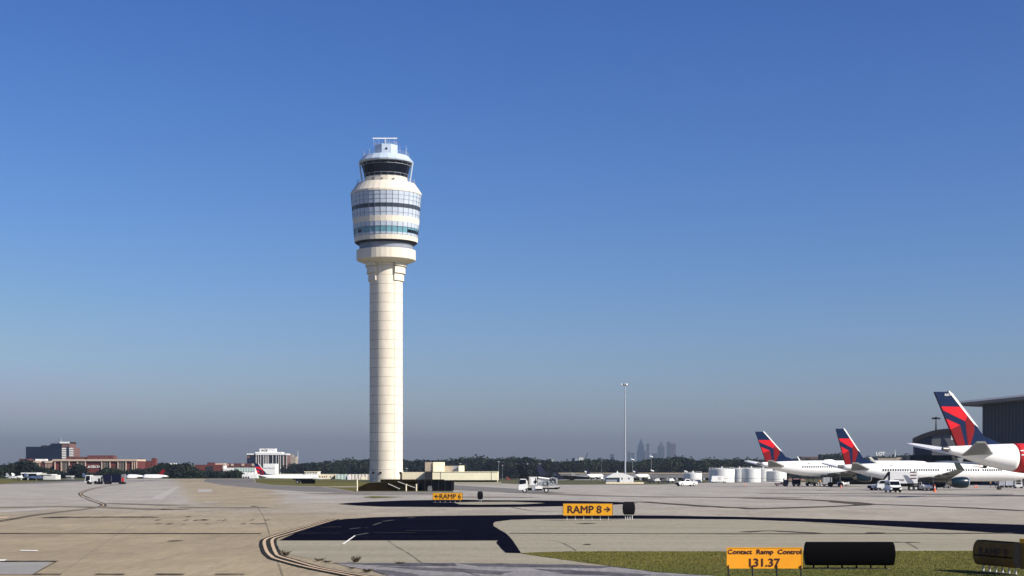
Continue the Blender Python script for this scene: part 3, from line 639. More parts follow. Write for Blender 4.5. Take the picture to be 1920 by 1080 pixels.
MB().box(-0.28, 0.28, -4.13, -3.98, 115.8, 116.4).build('vent', 'black', ph, rot=(0, 0, R(6)))
rd = MB().tube((-0.4, 0, 117.9), (-0.4, 0, 120.2), 0.22, 8).build('radar_mast', 'light_steel', tw)
MB().box(-4.7, 3.9, -0.2, 0.2, 120.25, 120.6).build('radar_bar', 'white_paint', rd)
an_ = [(-7.6, -1, 113.9, 2.0), (-5.4, -5, 114, 1.8), (5.2, -5.4, 114, 2.6), (7.3, -1.5, 113.9, 2.8), (3.6, 0, 117.9, 1.6), (-3.6, 0, 117.9, 1.5), (1.5, -3.4, 117.9, 1.3), (9.9, -1, 104.1, 1.8), (-9.9, -1, 104.1, 1.8), (6.8, 2, 113.9, 4.5), (2.5, 3, 117.9, 2.0), (-2.4, -3, 117.9, 1.9), (0.6, -3.6, 117.9, 2.1), (3.2, -2.4, 117.9, 1.8), (-4.4, 0, 117.9, 2.3)]
for x, y, z, h in an_: MB().tube((x, y, z), (x, y, z+h), 0.05, 5).build('antenna', 'light_steel', tw)
for a in (-122, -96, -66):
    c, s = math.cos(R(a)), math.sin(R(a)); MB().box(-0.3, 0.3, -0.35, 0.0, 104.9, 105.25).build('floodlight', 'dark_grey', tw, loc=(7.6*c, 7.6*s, 0), rot=(0, 0, R(a+90)))
for px in (701.5, 0, 716, 752):
    if px: xx = gx(px, TD) - TX; yy = -math.sqrt(max(0.2, 5.9**2 - xx*xx)); MB().box(xx-0.35, xx+0.35, yy-0.7, yy, 2.9, 3.5).build('wall_lamp', 'black', tw)
# flat yellow building at the tower foot
def bx(px0, px1, y0, y1, D, near, far, parent, org, name, m):
    """box whose front face at distance D-near fills the given measured rectangle"""
    return MB().box(gx(px0, D)-org[0], gx(px1, D)-org[0], D - near - org[1], D + far - org[1], gz(y1, D)-org[2], gz(y0, D)-org[2]).build(name, m, parent)
o = (gx(850, 556), 556, 0); ab = thing('tower_annex', 'long low pale yellow building joined to the foot of the tower', 'building', o)
bx(811, 934, 884.5, 900.2, 556, 0, 18, ab, o, 'wall', 'pale_yellow'); bx(754, 797, 885.2, 900.2, 557.5, 0, 12, ab, o, 'entrance_wall', 'cream')
bx(797, 811, 884.6, 901, 556, 1.5, 10, ab, o, 'corner_block', 'dark_grey'); bx(811, 934, 883.9, 884.6, 555.8, 0, 18, ab, o, 'parapet', 'pale_yellow')
bx(756, 933, 900.1, 903.6, 560, 0, 10, ab, o, 'undercroft', 'weathered')
b1 = bx(812, 832.5, 866.5, 884, 566, 0, 6, ab, o, 'stair_tower', 'pale_yellow'); bx(797, 812, 866.5, 884, 566.5, 0, 6, ab, o, 'stair_tower_side', 'tan_wall')
bx(832.5, 849, 873.6, 884, 568, 0, 5, ab, o, 'plant_screen', 'tan_wall'); bx(849, 860, 873.5, 884, 568.5, 0, 5, ab, o, 'louvre', 'grey_steel'); bx(860, 869.6, 873, 884, 566, 0, 6, ab, o, 'plant_room', 'pale_yellow')
bx(826.3, 826.9, 885, 900, 555.9, 0, .1, ab, o, 'joint', 'tan_wall'); bx(921.4, 921.9, 885, 900, 555.9, 0, .1, ab, o, 'joint', 'tan_wall')
for px in (932.8,): bx(px-0.7, px+0.7, 900, 906, 551, 0, .4, ab, o, 'post', 'pale_yellow')
sheet('forecourt', [G(850, 904.2), G(940, 904.2), G(940, 908.7), G(845, 908.7)], Z1, 'pale_concrete', label='pale concrete strip in front of the yellow annex')
# bank with its shade put into a dark brown, ramp wall and fence in front of the tower
D = 312; o = (gx(735, D), D, 0)
bk = thing('retaining_bank', 'dark brown shaded embankment below the control tower with sloping pale rails', 'embankment', o)
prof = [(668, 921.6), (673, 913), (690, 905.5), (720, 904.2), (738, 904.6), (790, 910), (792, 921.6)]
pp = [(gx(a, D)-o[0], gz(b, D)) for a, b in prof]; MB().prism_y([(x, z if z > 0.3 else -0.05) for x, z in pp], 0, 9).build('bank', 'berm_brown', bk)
for (a, b), (c, d) in (((728, 907), (750, 917)), ((746, 903), (778, 914.5))):
    MB().tube((gx(a, D)-o[0], -0.25, gz(b, D)), (gx(c, D)-o[0], -0.25, gz(d, D)), 0.06, 6).build('rail', 'dull_white', bk)
fw = thing('screened_fence', 'black mesh screened fence enclosing the ramp behind the RAMP 6 sign', 'fence', (gx(784, D), D, 0))
L_ = gx(847, D) - gx(784, D)
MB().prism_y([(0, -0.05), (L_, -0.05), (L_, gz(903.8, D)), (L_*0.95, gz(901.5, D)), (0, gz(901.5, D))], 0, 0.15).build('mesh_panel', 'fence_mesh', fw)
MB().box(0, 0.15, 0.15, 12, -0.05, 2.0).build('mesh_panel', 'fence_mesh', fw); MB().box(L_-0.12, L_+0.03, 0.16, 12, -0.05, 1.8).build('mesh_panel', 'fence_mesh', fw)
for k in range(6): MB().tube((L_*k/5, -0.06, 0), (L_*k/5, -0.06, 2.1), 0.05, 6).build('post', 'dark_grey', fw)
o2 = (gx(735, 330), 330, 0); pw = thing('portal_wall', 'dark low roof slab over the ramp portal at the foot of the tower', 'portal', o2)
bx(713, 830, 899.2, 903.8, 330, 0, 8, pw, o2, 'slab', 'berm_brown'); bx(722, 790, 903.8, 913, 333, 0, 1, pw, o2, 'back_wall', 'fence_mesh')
for i, (px, y0, y1, lab) in enumerate(((669.5, 899, 914.5, 'cream marker post at the left end of the dark embankment'), (761.3, 908, 922.6, 'cream marker post before the end of the sloping rail'), (780.5, 908, 922.6, 'cream marker post where the black fence begins'))):
    DD = 309; MB_ = MB().tube((0, 0, -0.02), (0, 0, gz(y0, DD)), 0.15, 10); MB_.lathe([(0.2, gz(y0, DD)-0.05), (0.2, gz(y0, DD)+0.05)], 10)
    ob = MB_.build('marker_post', 'cream'); ob.location = (gx(px, DD), DD, 0.01); tag(ob, lab, 'post', 'cream marker posts by the ramp bank')
bb = MB().box(-0.4, 0.4, -0.4, 0.4, 0, 0.7); bb.box(-0.3, 0.3, -0.3, 0.3, 0.7, 1.0); ob = bb.build('utility_box', 'mid_grey'); ob.location = (gx(806, 309), 309, 0.01); tag(ob, 'small grey utility box in front of the black fence', 'utility box')
# ================================================================ HIGH MAST LIGHT
def mast(px, ytop, ybase, D, label, rpole, head=1.0, nh=6, group=None, pm='silver'):
    zt = gz(ytop, D); zb = gz(ybase, D) if ybase else ground_z(gx(px, D), D)
    t = thing('light_mast', label, 'light mast', (gx(px, D), D, zb), 0, group); h = zt - zb
    MB().tube((0, 0, 0), (0, 0, h), rpole, 12, rpole*0.45).build('pole', pm, t, smooth=True)
    hd = MB().lathe([(0.35*head, h-0.3*head), (0.75*head, h-0.1*head), (0.75*head, h+0.2*head), (0.2*head, h+0.5*head)], 12).build('ring', 'grey_steel', t)
    for k in range(nh):
        a = 2*math.pi*k/nh; c, s = math.cos(a), math.sin(a)
        MB().tube((0.5*head*c, 0.5*head*s, h), (1.3*head*c, 1.3*head*s, h), 0.22*head, 8, 0.3*head).build('lamp_head', 'white_paint' if k % 2 else 'grey_steel', t)
    return t
mast(1172, 721, 903, 571, 'tall slim high mast floodlight standing in front of the white tent', 0.36, 1.0)
for px, yt, D, lab in ((863, 869.5, 700, 'short lamp post with a white head behind the plant room of the yellow annex'), (762.5, 878.5, 640, 'short lamp post close beside the tower foot'), (934.8, 866, 620, 'slim pole at the right end of the yellow annex'),
    (989, 870, 760, 'lamp post with white head over the far dark jets, left one'), (1012, 870, 765, 'lamp post with white head over the far dark jets, right one'), (942, 872.5, 800, 'faint lamp post right of the annex'), (1128, 864, 1250, 'faint slim pole before the far woods left of the high mast')):
    mast(px, yt, None, D, lab, 0.08 if px not in (989, 1012) else 0.05, 0.42, 4, pm='grey_steel' if px not in (989, 1012) else 'dark_grey')
# ================================================================ AIRLINERS
FIN = {'white': [(0.865, 1.0), (1.0, 0.99), (1.0, 0.36), (0.87, 0.42)],
}
def airliner(name, label, D, px_tail, theta, L, T, B, finT, finx, livery='delta', stab=7.2, wing=None, windows=None, ext=None, zt=None, finb=None, humps=(), zoff=0.0, tail_len=None, nose_len=None):
    """local x forward from the tail tip, y to port, z up. T,B: fuselage top and bottom heights."""
    t = thing(name, label, 'airliner', (gx(px_tail, D), D, zoff), theta)
    Rf = (T - B) / 2; Lt = tail_len or Rf * 7.2; Ln = nose_len or Rf * 3.2
    def sect(x):
        if x < Lt:
            u = x / Lt; r_ = Rf * (0.11 + 0.89 * math.sin(u * math.pi/2) ** 0.95); top = T - 0.26*Rf*(1-u)**1.6
        elif x > L - Ln:
            u = (L - x) / Ln; r_ = Rf * max(0.02, math.sqrt(max(0, 1 - (1-u)**2.2))); top = (T + B)/2 - 0.25*Rf*(1-u)**2 + r_
        else: r_ = Rf; top = T
        return r_, top - r_
    def body(xa, xb, n):
        rings = []
        for i in range(n+1):
            x = xa + (xb - xa)*i/n; r_, zc = sect(x)
            rings.append([(x, r_*math.cos(2*math.pi*j/36), zc + r_*math.sin(2*math.pi*j/36)) for j in range(36)])
        return rings
    split = 0.0
    fm = {'delta': 'plane_white', 'red': 'plane_white'}.get(livery, livery)
    if livery == 'red':
        xs_ = ext
        MB().ring_loft(body(0.9, xs_, 24)).build('fuselage', 'plane_white', t, smooth='all')
        MB().ring_loft(body(xs_ + 0.003, L - 0.02, 36)).build('forward_fuselage', 'red', t, smooth='all')
    else: MB().ring_loft(body(0.9, L - 0.02, 60)).build('fuselage', fm, t, smooth='all')
    r0, z0 = sect(0.9); MB().tube((0.95, 0, z0), (0.0, 0, z0 + 0.05), r0*0.95, 16, r0*0.7).build('tail_cone', 'hot_metal', t, smooth=True)
    # fin
    (tb, tt), (lt, lb), (fz0, fz1) = finx   # trailing x at base, top ; leading x top, base ; z base, top
    def fp(cf, zn):
        zz = fz0 + (fz1 - fz0)*zn; xt = tb + (tt - tb)*zn; xl = lb + (lt - lb)*zn; return (xt + (xl - xt)*cf, zz)
    def slab(poly, y0, y1, nm, m, par):
        return MB().prism_y(poly, y0, y1).build(nm, m, par)
    th = 0.22
    fin = slab([fp(0, -0.08), fp(0, 1.0), fp(0.86, 1.005), fp(1, 0.96), fp(1, -0.08)], -th, th, 'fin', 'fin_blue' if livery in ('delta', 'red') else 'fin_blue', t)
    # dorsal fillet
    bx0, bz0 = fp(1.0, 0.30); bx1, bz1 = fp(1.0, -0.05)
    MB().prism_y([(bx0 - 0.4, bz0), (bx0 + 0.55, bz0 - 0.75*(fz1-fz0)/7), (bx1 + 1.6, fz0 + 0.30), (bx1 + 3.6, T - 0.1), (bx1 - 1, fz0 - 0.4)], -th*0.8, th*0.8).build('dorsal_fillet', 'fin_blue', t)
    # white leading edge
    lead = [fp(0.86, 1.004), fp(0.93, 1.03), fp(1.03, 0.975), fp(1.045, 0.34), fp(0.965, 0.40)]
    MB().prism_y(lead, -th-0.03, th+0.03).build('leading_edge', 'white_paint', fin)
    if livery in ('delta', 'red'):
        E = 0.02
        for nm, m, poly in (('emblem', 'fin_red', [(0.0, 0.728), (0.93, 0.728), (0.935, 0.555), (0.70, 0.455), (0.02, 0.655)]),
                            ('emblem', 'fin_red', [(0.0, 0.50), (0.42, 0.385), (0.0, 0.30)]),
                            ('emblem', 'fin_darkred', [(0.0, 0.297), (0.415, 0.38), (0.235, -0.01), (0.0, -0.01)]),
                            ('emblem', 'fin_darkred', [(0.70, 0.450), (0.94, 0.548), (0.955, 0.40), (0.80, 0.27), (0.37, -0.01), (0.31, -0.01)])):
            pl = [fp(*q) for q in poly]; MB().prism_y(pl, -th-E, th+E).build(nm, m, fin)
    elif livery == 'plain': pass
    # stabilisers
    zs = (sect(3)[1]) - 0.45*stab/7.2
    for s in (-1, 1):
        k = stab/7.2; rx = 2.2*k
        pts = [(rx + 4.4*k, s*0.7, zs+0.1), (rx + 0.2, s*0.7, zs), (0.1*k - 0.5, s*stab, zs + 1.35*k), (1.2*k - 0.5, s*stab, zs + 1.38*k)]
        up = [(x, y, z + 0.16) for x, y, z in pts]; dn = [(x, y, z - 0.12) for x, y, z in pts]
        MB().add(dn + up, [(0, 1, 2, 3), (7, 6, 5, 4), (0, 4, 5, 1), (1, 5, 6, 2), (2, 6, 7, 3), (3, 7, 4, 0)]).build('tailplane', 'plane_grey' if s < 0 else 'plane_white', t)  # near tailplane takes the darkened grey for its shaded underside
    # wings
    if wing:
        wr, wc, wt, wtc, sp, dih, wlet = wing  # root LE x, root chord, tip LE x, tip chord, half span, dihedral, winglet?
        zw = B + 0.55
        for s in (-1, 1):
            pts = [(wr, 0.4, zw), (wr - wc, 0.4, zw), (wr - wc*0.78, Rf+2.8, zw + 0.4), (wt - wtc, sp, zw + dih), (wt, sp, zw + dih)]
            th_ = [0.42, 0.12, 0.10, 0.04, 0.12]; n_ = 5
            up = [(x, s*y, z + h) for (x, y, z), h in zip(pts, th_)]; dn = [(x, s*y, z - h*0.8) for (x, y, z), h in zip(pts, th_)]
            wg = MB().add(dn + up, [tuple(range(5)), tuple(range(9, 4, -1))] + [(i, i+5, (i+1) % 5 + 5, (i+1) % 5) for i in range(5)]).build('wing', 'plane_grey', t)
            if wlet:
                wz = zw + dih
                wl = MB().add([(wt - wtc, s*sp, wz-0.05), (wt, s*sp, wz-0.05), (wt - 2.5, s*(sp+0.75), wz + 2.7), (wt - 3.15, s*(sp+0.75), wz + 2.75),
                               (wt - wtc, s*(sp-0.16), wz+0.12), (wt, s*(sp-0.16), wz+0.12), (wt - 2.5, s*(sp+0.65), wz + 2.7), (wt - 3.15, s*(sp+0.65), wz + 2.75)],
                    [(0, 1, 2, 3), (7, 6, 5, 4), (0, 4, 5, 1), (1, 5, 6, 2), (2, 6, 7, 3), (3, 7, 4, 0)]).build('winglet', 'wing_shaded', t)
            # flap fairings
            for fy_ in (0.35, 0.6): 
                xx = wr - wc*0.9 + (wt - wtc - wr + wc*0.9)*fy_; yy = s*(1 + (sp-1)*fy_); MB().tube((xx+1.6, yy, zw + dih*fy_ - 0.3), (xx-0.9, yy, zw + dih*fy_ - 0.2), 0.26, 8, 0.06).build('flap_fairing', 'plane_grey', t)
            # engine
            ex, ey, er = wr - 0.2, s*4.9, 1.12; zeng = zw - 0.72
            en = MB().lathe([(er*0.62, 0), (er*0.92, 0.9), (er*1.04, 2.4), (er*1.0, 3.3), (er*0.93, 3.55)], 28, cap=True).build('engine', 'engine_blue' if livery == 'delta' else 'plane_white', t, smooth=True, loc=(ex - 1.7, ey, zeng), rot=(0, R(90), 0))
            MB().lathe([(er*0.80, 3.50), (er*0.94, 3.552), (er*0.88, 3.74), (er*0.80, 3.68), (er*0.76, 3.4)], 28, cap=False).build('intake_lip', 'chrome', en, smooth=True)
            MB().lathe([(0.35, -0.9), (er*0.60, 0.1)], 20).build('exhaust', 'hot_metal', en, smooth=True)
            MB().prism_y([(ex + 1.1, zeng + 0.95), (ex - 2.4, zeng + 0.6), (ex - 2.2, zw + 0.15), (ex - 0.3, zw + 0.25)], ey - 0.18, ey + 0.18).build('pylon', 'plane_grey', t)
            # main gear
            gxm = wr - wc*0.62; gl = MB().tube((gxm, s*2.9, 0.5), (gxm, s*2.7, zw), 0.13, 8).build('landing_gear', 'grey_steel', t)
            for yy in (2.6, 3.2): MB().tube((gxm, s*yy - 0.17, 0.56), (gxm, s*yy + 0.17, 0.56), 0.56, 18).build('wheel', 'tyre', gl)
        ng = MB().tube((L - Ln*1.05, 0, 0.35), (L - Ln*1.05, 0, B + 0.3), 0.1, 8).build('landing_gear', 'grey_steel', t)
        for yy in (-0.25, 0.25): MB().tube((L - Ln*1.05, yy - 0.1, 0.36), (L - Ln*1.05, yy + 0.1, 0.36), 0.36, 16).build('wheel', 'tyre', ng)
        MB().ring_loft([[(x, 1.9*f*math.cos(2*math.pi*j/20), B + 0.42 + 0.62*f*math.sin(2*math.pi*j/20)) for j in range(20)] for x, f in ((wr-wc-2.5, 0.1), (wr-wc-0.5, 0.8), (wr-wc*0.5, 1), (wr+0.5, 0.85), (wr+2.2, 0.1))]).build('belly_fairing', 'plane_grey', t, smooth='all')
    # radome humps
    for hx, hl, hh in humps:
        MB().ring_loft([[(hx + hl*u, 0.45*f*math.cos(2*math.pi*j/12), T - 0.12 + hh*f*math.sin(2*math.pi*j/12)) for j in range(12)] for u, f in ((-0.5, 0.05), (-0.3, 0.8), (0, 1), (0.25, 0.85), (0.5, 0.05))]).build('antenna_radome', 'plane_white', t, smooth='all')
    if windows:
        wm = None
        for i, x in enumerate(windows):
            r_, zc = sect(x); zw_ = T - Rf*0.80; yy = math.sqrt(max(0.01, r_*r_ - (zw_-zc)**2))
            if wm is None:
                wm = MB().prism_y([(-0.15, -0.15), (-0.09, -0.23), (0.09, -0.23), (0.15, -0.15), (0.15, 0.15), (0.09, 0.23), (-0.09, 0.23), (-0.15, 0.15)], -0.03, 0.05).build('cabin_window', 'window_grey', t, loc=(x, -yy, zw_))
            else:
                c = wm.copy(); COL.objects.link(c); c.parent = t; c.location = (x, -yy, zw_)
    return t, sect
TH = R(13)
def finof(D, px_tail, tbx, ttx, ltx, lbx, zb, zt, th=TH):
    f = lambda p: (p - px_tail) / FPX * D / math.cos(th)
    return ((f(tbx), f(ttx)), (f(ltx), f(lbx)), (zb, zt))
# jet nearest: white tail, red forward fuselage, right edge
D3 = 240
t3, s3 = airliner('airliner', 'nearest jet at the right edge with white tail and bright red forward fuselage', D3, 1767, R(18), 48.5, 8.2, 3.35, 15.8, finof(D3, 1767, 1796, 1750, 1783, 1866, 7.75, gz(735, D3), R(18)), 'red', stab=9.3,
    wing=(27.5, 9.0, 16.5, 2.6, 23.8, 1.6, False), windows=None, ext=(1911-1767)/FPX*D3/math.cos(R(18)), tail_len=18.5)
# white outline marks on the red fuselage
for x, z in ((12.6, 6.6), (12.6, 5.6)): pass
r_, zc = s3(13.2)
for k, (dz) in enumerate((1.1, 0.45)):
    yy = math.sqrt(r_*r_ - dz*dz) ; MB().box(12.35, 17, -yy-0.05, -yy+0.3, zc+dz-0.07, zc+dz+0.07).build('stripe', 'white_paint', t3)
MB().prism_y([(6.5, 3.9), (7.6, 3.9), (7.2, 3.2), (6.9, 3.2)], -0.1, 0.1).build('tail_skid', 'white_paint', t3, loc=(-3.9, 0, 2.0))
text('fin_number', '6601', 0.55, 'white_paint', t3, ((1776-1767)/FPX*D3/math.cos(R(18)), -0.27, 15.35), (R(90), 0, 0), ext=0.01).location.x -= 0.0
# middle jet
D2 = 321
pt = 1572; f2 = lambda p: (p - pt)/FPX*D2/math.cos(TH)
wx = [f2(a) for a in [1654 + 4.75*i for i in range(11)] + [1706.5] + [1715 + 4.75*i for i in range(11)] + [1781.5, 1786.2, 1791, 1795.7] + [1804.5 + 4.9*i for i in range(9)] + [1853.5 + 4.6*i for i in range(9)]]
wx = [x*1.0 for x in wx]
t2, s2 = airliner('airliner', 'middle jet with its whole white side, winglet and dark blue engine in view', D2, pt, TH, 42.1, 5.62, 1.75, 12.5, finof(D2, pt, 1585.5, 1567, 1583.5, 1628, 5.2, gz(804, D2)), 'delta', stab=7.2,
    wing=(23.9, 7.4, 18.3, 1.7, 17.3, 1.8, True), windows=wx, humps=((f2(1733), 4.2, 0.42),), tail_len=16)
r_, zc = s2(30)
text('title', 'DELTA', 0.95, 'engine_blue', t2, (f2(1856), -math.sqrt(r_*r_-1.25**2)-0.12, zc+1.25), (R(72), 0, 0), align='LEFT', ext=0.01, sx=1.5)
MB().prism_y([(0, 0), (0.75, 0), (0.375, 0.62)], -0.03, 0.03).build('emblem', 'red', t2, loc=(f2(1845), -math.sqrt(r_*r_-1.0**2)-0.10, zc+0.95), rot=(R(-18), 0, 0))
# far jet
D1 = 389; pt1 = 1420; f1 = lambda p: (p - pt1)/FPX*D1/math.cos(TH)
wx = [f1(1503.5 + 4.3*i) for i in range(19)]
t1, s1 = airliner('airliner', 'farthest of the three blue and red tailed jets, parked left of the middle jet', D1, pt1, TH, 47.3, 6.45, 2.5, 13.5, finof(D1, pt1, 1437, 1416, 1433, 1484, 6.0, gz(809.5, D1)), 'delta', stab=7.6,
    wing=(25.5, 8.2, 19.5, 1.8, 19.0, 1.3, False), windows=wx, humps=((f1(1561), 3.6, 0.4),), tail_len=16)
MB().prism_y([(0, 0), (0.35, 0), (-0.35, 1.0), (-0.55, 1.0)], -0.04, 0.04).build('blade_antenna', 'white_paint', t1, loc=(f1(1502), 0, 6.4))
for tt_, ss, f_, p0 in ((t2, s2, f2, 1669), (t1, s1, f1, 1514)):
    r_, zc = ss(f_(p0)); MB().box(0, 1.0, -0.03, 0.03, 0, 0.28).build('registration', 'mid_grey', tt_, loc=(f_(p0), -math.sqrt(max(.1, r_*r_-1.05**2))-0.0, zc+1.0), rot=(R(-30), 0, 0))
# ================================================================ VEHICLES
def wheels(t, xs_, yw, r, wdt=0.25, m='dull_white'):
    for x in xs_:
        for s in (-1, 1):
            wl = MB().tube((x, s*yw - wdt/2, r), (x, s*yw + wdt/2, r), r, 20).build('wheel', 'tyre', t, smooth=True)
            MB().tube((x, s*(yw + wdt/2), r), (x, s*(yw + wdt/2 + 0.015), r), r*0.52, 14).build('rim', m, wl)
def car_body(t, prof, hw, belt, m='white_paint', tuck=0.8):
    b = MB().prism_y(prof, -hw, hw, taper=lambda x, z: 1.0 if z <= belt else 1.0 - (1-tuck)*(z-belt)/0.9)
    o = b.build('body', m, t)
    bv = o.modifiers.new('bevel', 'BEVEL'); bv.width = 0.05; bv.segments = 2; bv.limit_method = 'ANGLE'; bv.angle_limit = R(30)
    return o
def glass_side(t, poly, hw, belt, tuck, name='side_window'):
    for s in (-1, 1):
        f = lambda z: hw*(1.0 - (1-tuck)*max(0, z-belt)/0.9) + 0.012
        pts = [(x, s*f(z), z) for x, z in poly]; pin = [(x, s*(f(z)-0.04), z) for x, z in poly]; n = len(poly)
        MB().add(pts + pin, [tuple(range(n)), tuple(reversed(range(n, 2*n)))] + [(i, (i+1) % n, (i+1) % n+n, i+n) for i in range(n)]).build(name, 'dark_glass', t)
def wind(t, x0, z0, x1, z1, hw, belt, tuck, name='windscreen', off=0.02):
    f = lambda z: hw*(1.0 - (1-tuck)*max(0, z-belt)/0.9) - 0.09
    sg = 1 if x0 > x1 else -1
    P = [(x0 + off*sg, -f(z0), z0), (x0 + off*sg, f(z0), z0), (x1 + off*sg, f(z1), z1+off), (x1 + off*sg, -f(z1), z1+off)]
    Q = [(x - 0.04*sg, y, z - 0.03) for x, y, z in P]
    MB().add(P + Q, [(0, 1, 2, 3), (7, 6, 5, 4), (0, 4, 5, 1), (1, 5, 6, 2), (2, 6, 7, 3), (3, 7, 4, 0)]).build(name, 'dark_glass', t)
def pickup(label, px, ybase, ang, group=None):
    D = CH*FPX/(ybase-HZ); t = thing('pickup_truck', label, 'pickup truck', (gx(px, D), D, 0.01), ang, group)
    prof = [(-2.75, 0.5), (-2.75, 1.15), (-0.75, 1.18), (-0.65, 1.2), (-0.45, 1.78), (0.65, 1.82), (1.25, 1.22), (2.55, 1.08), (2.75, 0.95), (2.8, 0.5), (2.3, 0.38), (-2.3, 0.38)]
    car_body(t, prof, 0.96, 1.15)
    MB().box(-2.62, -0.85, -0.8, 0.8, 1.165, 1.19).build('cargo_bed', 'dark_grey', t)
    glass_side(t, [(-0.5, 1.24), (-0.32, 1.68), (0.55, 1.72), (1.0, 1.26)], 0.96, 1.15, 0.8)
    wind(t, 1.2, 1.25, 0.72, 1.74, 0.96, 1.15, 0.8); wheels(t, (1.85, -1.75), 0.84, 0.4)
    MB().box(2.77, 2.85, -0.6, 0.6, 0.6, 0.98).build('grille', 'black', t); MB().box(2.7, 2.9, -0.95, 0.95, 0.42, 0.58).build('bumper', 'black', t)
    for s in (-1, 1): MB().box(2.74, 2.84, s*0.78-0.14, s*0.78+0.14, 0.82, 1.0).build('headlight', 'chrome', t)
    for s in (-1, 1): MB().box(-2.8, -2.73, s*0.86-0.07, s*0.86+0.07, 0.75, 1.1).build('tail_light', 'red', t)
    return t
def van(label, px, ybase, ang):
    D = CH*FPX/(ybase-HZ); t = thing('cargo_van', label, 'van', (gx(px, D), D, 0.01), ang)
    prof = [(-2.7, 0.45), (-2.72, 2.1), (-2.55, 2.2), (1.0, 2.22), (1.35, 2.05), (1.95, 1.3), (2.7, 1.05), (2.8, 0.8), (2.8, 0.45), (2.3, 0.35), (-2.3, 0.35)]
    car_body(t, prof, 1.0, 1.2, tuck=0.88); glass_side(t, [(0.75, 1.28), (0.75, 1.95), (1.28, 1.95), (1.75, 1.3)], 1.0, 1.2, 0.88)
    wind(t, 1.93, 1.35, 1.40, 2.0, 1.0, 1.2, 0.88); wheels(t, (1.85, -1.7), 0.88, 0.36); glass_side(t, [(-0.4, 1.35), (-0.4, 1.9), (0.6, 1.9), (0.6, 1.35)], 1.0, 1.2, 0.88); glass_side(t, [(-2.3, 1.35), (-2.3, 1.9), (-0.6, 1.9), (-0.6, 1.35)], 1.0, 1.2, 0.88)
    MB().box(2.76, 2.86, -0.62, 0.62, 0.55, 0.95).build('grille', 'black', t); MB().box(2.7, 2.88, -0.97, 0.97, 0.32, 0.54).build('bumper', 'black', t)
    for s in (-1, 1): MB().box(2.6, 2.83, s*0.8-0.16, s*0.8+0.16, 0.85, 1.05).build('headlight', 'chrome', t); MB().box(1.55, 1.75, s*1.15-0.1, s*1.15+0.1, 1.3, 1.6).build('mirror', 'black', t)
    return t
def suv(label, px, ybase, ang):
    D = CH*FPX/(ybase-HZ); t = thing('parked_car', label, 'car', (gx(px, D), D, 0.01), ang)
    prof = [(-2.3, 0.45), (-2.35, 1.05), (-2.1, 1.62), (0.2, 1.68), (0.9, 1.15), (2.1, 1.0), (2.3, 0.8), (2.3, 0.45), (1.9, 0.32), (-1.9, 0.32)]
    car_body(t, prof, 0.92, 1.05, 'dull_white', 0.78); glass_side(t, [(-1.9, 1.12), (-1.8, 1.55), (0.1, 1.6), (0.6, 1.16)], 0.92, 1.05, 0.78)
    wind(t, 0.88, 1.18, 0.28, 1.62, 0.92, 1.05, 0.78); wind(t, -2.33, 1.1, -2.14, 1.55, 0.92, 1.05, 0.78, 'rear_window'); wheels(t, (1.45, -1.4), 0.82, 0.34)
    for s in (-1, 1): MB().box(-2.38, -2.3, s*0.75-0.12, s*0.75+0.12, 0.85, 1.1).build('tail_light', 'red', t)
    MB().box(-2.38, -2.28, -0.85, 0.85, 0.35, 0.6).build('bumper', 'black', t)
    return t
pickup('white pickup truck on the open apron in front of the round grey roofed tank', 1287, 911.6, R(207))
pickup('white pickup with only its nose showing behind the white van', 1654, 919.5, R(196))
van('white cargo van with black bumper parked before the catering truck', 1674, 923.4, R(-91))
suv('white car facing the camera beside the tall orange cone', 1734, 919.6, R(-88))
# catering box truck
D = 316; t = thing('catering_truck', 'white catering truck with brown leaf marks raised beside the middle jet', 'truck', (gx(1694, D), D, 0.01), R(172))
MB().box(-2.6, 2.7, -1.2, 1.2, 1.45, gz(884.3, D)).build('cargo_box', 'white_paint', t)
MB().box(-3.0, 4.6, -0.5, 0.5, 0.8, 1.05).build('chassis', 'black', t)
cabp = MB().prism_y([(3.3, 0.7), (3.3, 2.0), (3.6, 2.1), (4.6, 2.05), (5.1, 1.3), (5.2, 0.6), (3.4, 0.5)], -1.1, 1.1).build('cab', 'white_paint', t)
MB().prism_y([(3.7, 1.4), (3.7, 1.95), (4.5, 1.95), (4.85, 1.4)], -1.13, 1.13).build('side_window', 'dark_glass', t)
MB().prism_y([(2.72, 1.7), (2.72, 3.75), (2.95, 3.75), (4.1, 1.9), (3.9, 1.9), (2.95, 3.3), (2.95, 1.7)], -1.0, 1.0).build('access_platform', 'dark_grey', t)
MB().prism_y([(3.0, 1.95), (3.0, 3.0), (3.85, 1.95)], -1.02, 1.02).build('platform_panel', 'white_paint', t)
wheels(t, (4.2, -1.4, -2.3), 0.95, 0.48)
for s in (1, -1): MB().prism_y([(-2.0, 1.1), (-1.8, 1.1), (1.6, 0.95), (1.6, 1.4), (-2.0, 1.4)], s*0.7-0.05, s*0.7+0.05).build('scissor_lift', 'dark_grey', t)
for k in range(3):
    zz = 3.65 - 0.62*k; MB().prism_y([(-1.1, zz-0.16), (-2.2, zz-0.12), (-2.45, zz+0.02), (-2.35, zz+0.14), (-1.3, zz+0.12)], 1.2, 1.215).build('leaf_mark', 'brown_panel', t)
MB().prism_y([(0.2, 3.05), (-0.6, 3.03), (-1.7, 1.93), (-1.9, 1.47), (-0.65, 1.47), (-0.2, 2.3)], 1.2, 1.21).build('shade_panel', 'drum_grey', t)
text('lettering', 'newrest', 1, 'mid_grey', t, (0.95, 1.21, 2.1), (R(90), 0, R(180)), fit=(1.9, 0.42), ext=0.006, bold=0.02)
